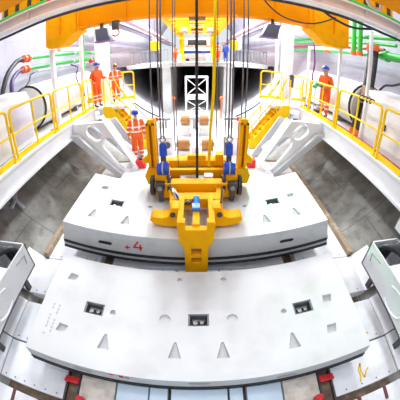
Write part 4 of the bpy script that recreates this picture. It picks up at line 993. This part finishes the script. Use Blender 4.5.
worker('worker in an orange hi-vis vest and blue helmet walking below the left stairs', (-1.98, 7.85, -3.35), math.radians(12), SUITV, HBLUE, hang,
       {-1: ((-.11,-.06,.50),(-.11,-.02,.09)), 1: ((.11,-.02,.50),(.12,.10,.10))}, head=(0,-.10,0), lean=.06)
# far people on the deck
worker('far worker in orange standing on the deck right of the white train', (1.58, 20.6, DZ), math.radians(30), SUITV, HBLUE, hang, st, hgt=.95)
bl = suit_mat('blue_coverall_cloth', (.3,))
for n in bl.node_tree.nodes:
    if n.type == 'MIX' and n.inputs[6].default_value[0] > .8: n.inputs[6].default_value = (.02,.08,.5,1); n.inputs[7].default_value = (.01,.04,.3,1)
worker('far worker in blue standing on the deck beside the one in orange', (2.2, 20.5, DZ), math.radians(-40), bl, HBLUE, hang, st, hgt=.95)
worker('far worker in orange on the deck left of the white train', (-1.75, 21.0, DZ), math.radians(-20), SUITV, HBRN, hang, st, hgt=.85)
t = thing('handset', 'dark handset with pale screen held by the right worker', 'handset', (3.86, 7.6, -.55))
t.location = (3.88, 7.58, -.55)
obj('case', lambda bm: box(bm, (3.81, 7.50, -.58), (3.95, 7.66, -.54), .01), DARK, t)
obj('screen', lambda bm: box(bm, (3.825, 7.515, -.541), (3.935, 7.645, -.535)), GREYW, t)

# ------------------------------------------------------------------ light
W = bpy.data.worlds.new('World'); S.world = W; W.use_nodes = True
bg = W.node_tree.nodes['Background']; bg.inputs[0].default_value = (.86,.93,1,1); bg.inputs[1].default_value = 1.9
def area(loc, target, sx, sy, e, col=(.86,.955,1)):
    l = bpy.data.lights.new('unseen_lamp', 'AREA'); l.shape = 'RECTANGLE'; l.size = sx; l.size_y = sy; l.energy = e; l.color = col
    o = bpy.data.objects.new('unseen_lamp', l); COL.objects.link(o); o.location = loc
    o.rotation_euler = (V(target)-V(loc)).to_track_quat('-Z', 'Y').to_euler()
    return o
for y, e in ((-2.5,200),(1.,200),(4.,220),(8.8,300),(12,560),(15,2200),(18,3400),(21,3400),(24,2900),(28,1800),(32,600),(36,600),(40,600)):
    for s in (-1, 1):
        area((s*2.6, y, 6.6), (s*(1.2 if y < 11 else 3.6), y, -2), .5, 1.8, e)
for y in (2.5, 6.0, 9.5):       # added fill lamps, unseen, hung inboard to brighten box sides and floor
    for s in (-1, 1): area((s*3.7, y, 4.2), (s*.6, y, -3), .3, 1.4, 45)
g = bpy.data.lights.new('signal_glow', 'SPOT'); g.energy = 420; g.color = (.1,1,.3); g.spot_size = 1.2; g.shadow_soft_size = .05
go = bpy.data.objects.new('signal_glow', g); COL.objects.link(go); go.location = (1.25, 5.75, -2.1); go.rotation_euler = (V((1.55,4.7,-2.9))-V((1.25,5.75,-2.1))).to_track_quat('-Z','Y').to_euler()

# ------------------------------------------------------------------ camera: the photo's wide fisheye lens, tilted down
cd = bpy.data.cameras.new('Camera'); cam = bpy.data.objects.new('Camera', cd); COL.objects.link(cam)
cd.type = 'PANO'; cd.sensor_width = 36; cd.sensor_fit = 'HORIZONTAL'
h = cd if hasattr(cd, 'panorama_type') else cd.cycles
h.panorama_type = 'FISHEYE_EQUISOLID'; h.fisheye_lens = 255/400*36; h.fisheye_fov = math.radians(180)
cd.clip_start = .05; cd.clip_end = 200
cam.rotation_euler = (math.radians(90-32.3), 0, math.radians(-.6))
S.camera = cam
S.view_settings.view_transform = 'Standard'; S.view_settings.look = 'None'; S.view_settings.gamma = 1; S.view_settings.use_curve_mapping = False
S.view_settings.exposure = -1.08
S.cycles.use_denoising = True
S.cycles.max_bounces = 8; S.cycles.diffuse_bounces = 5
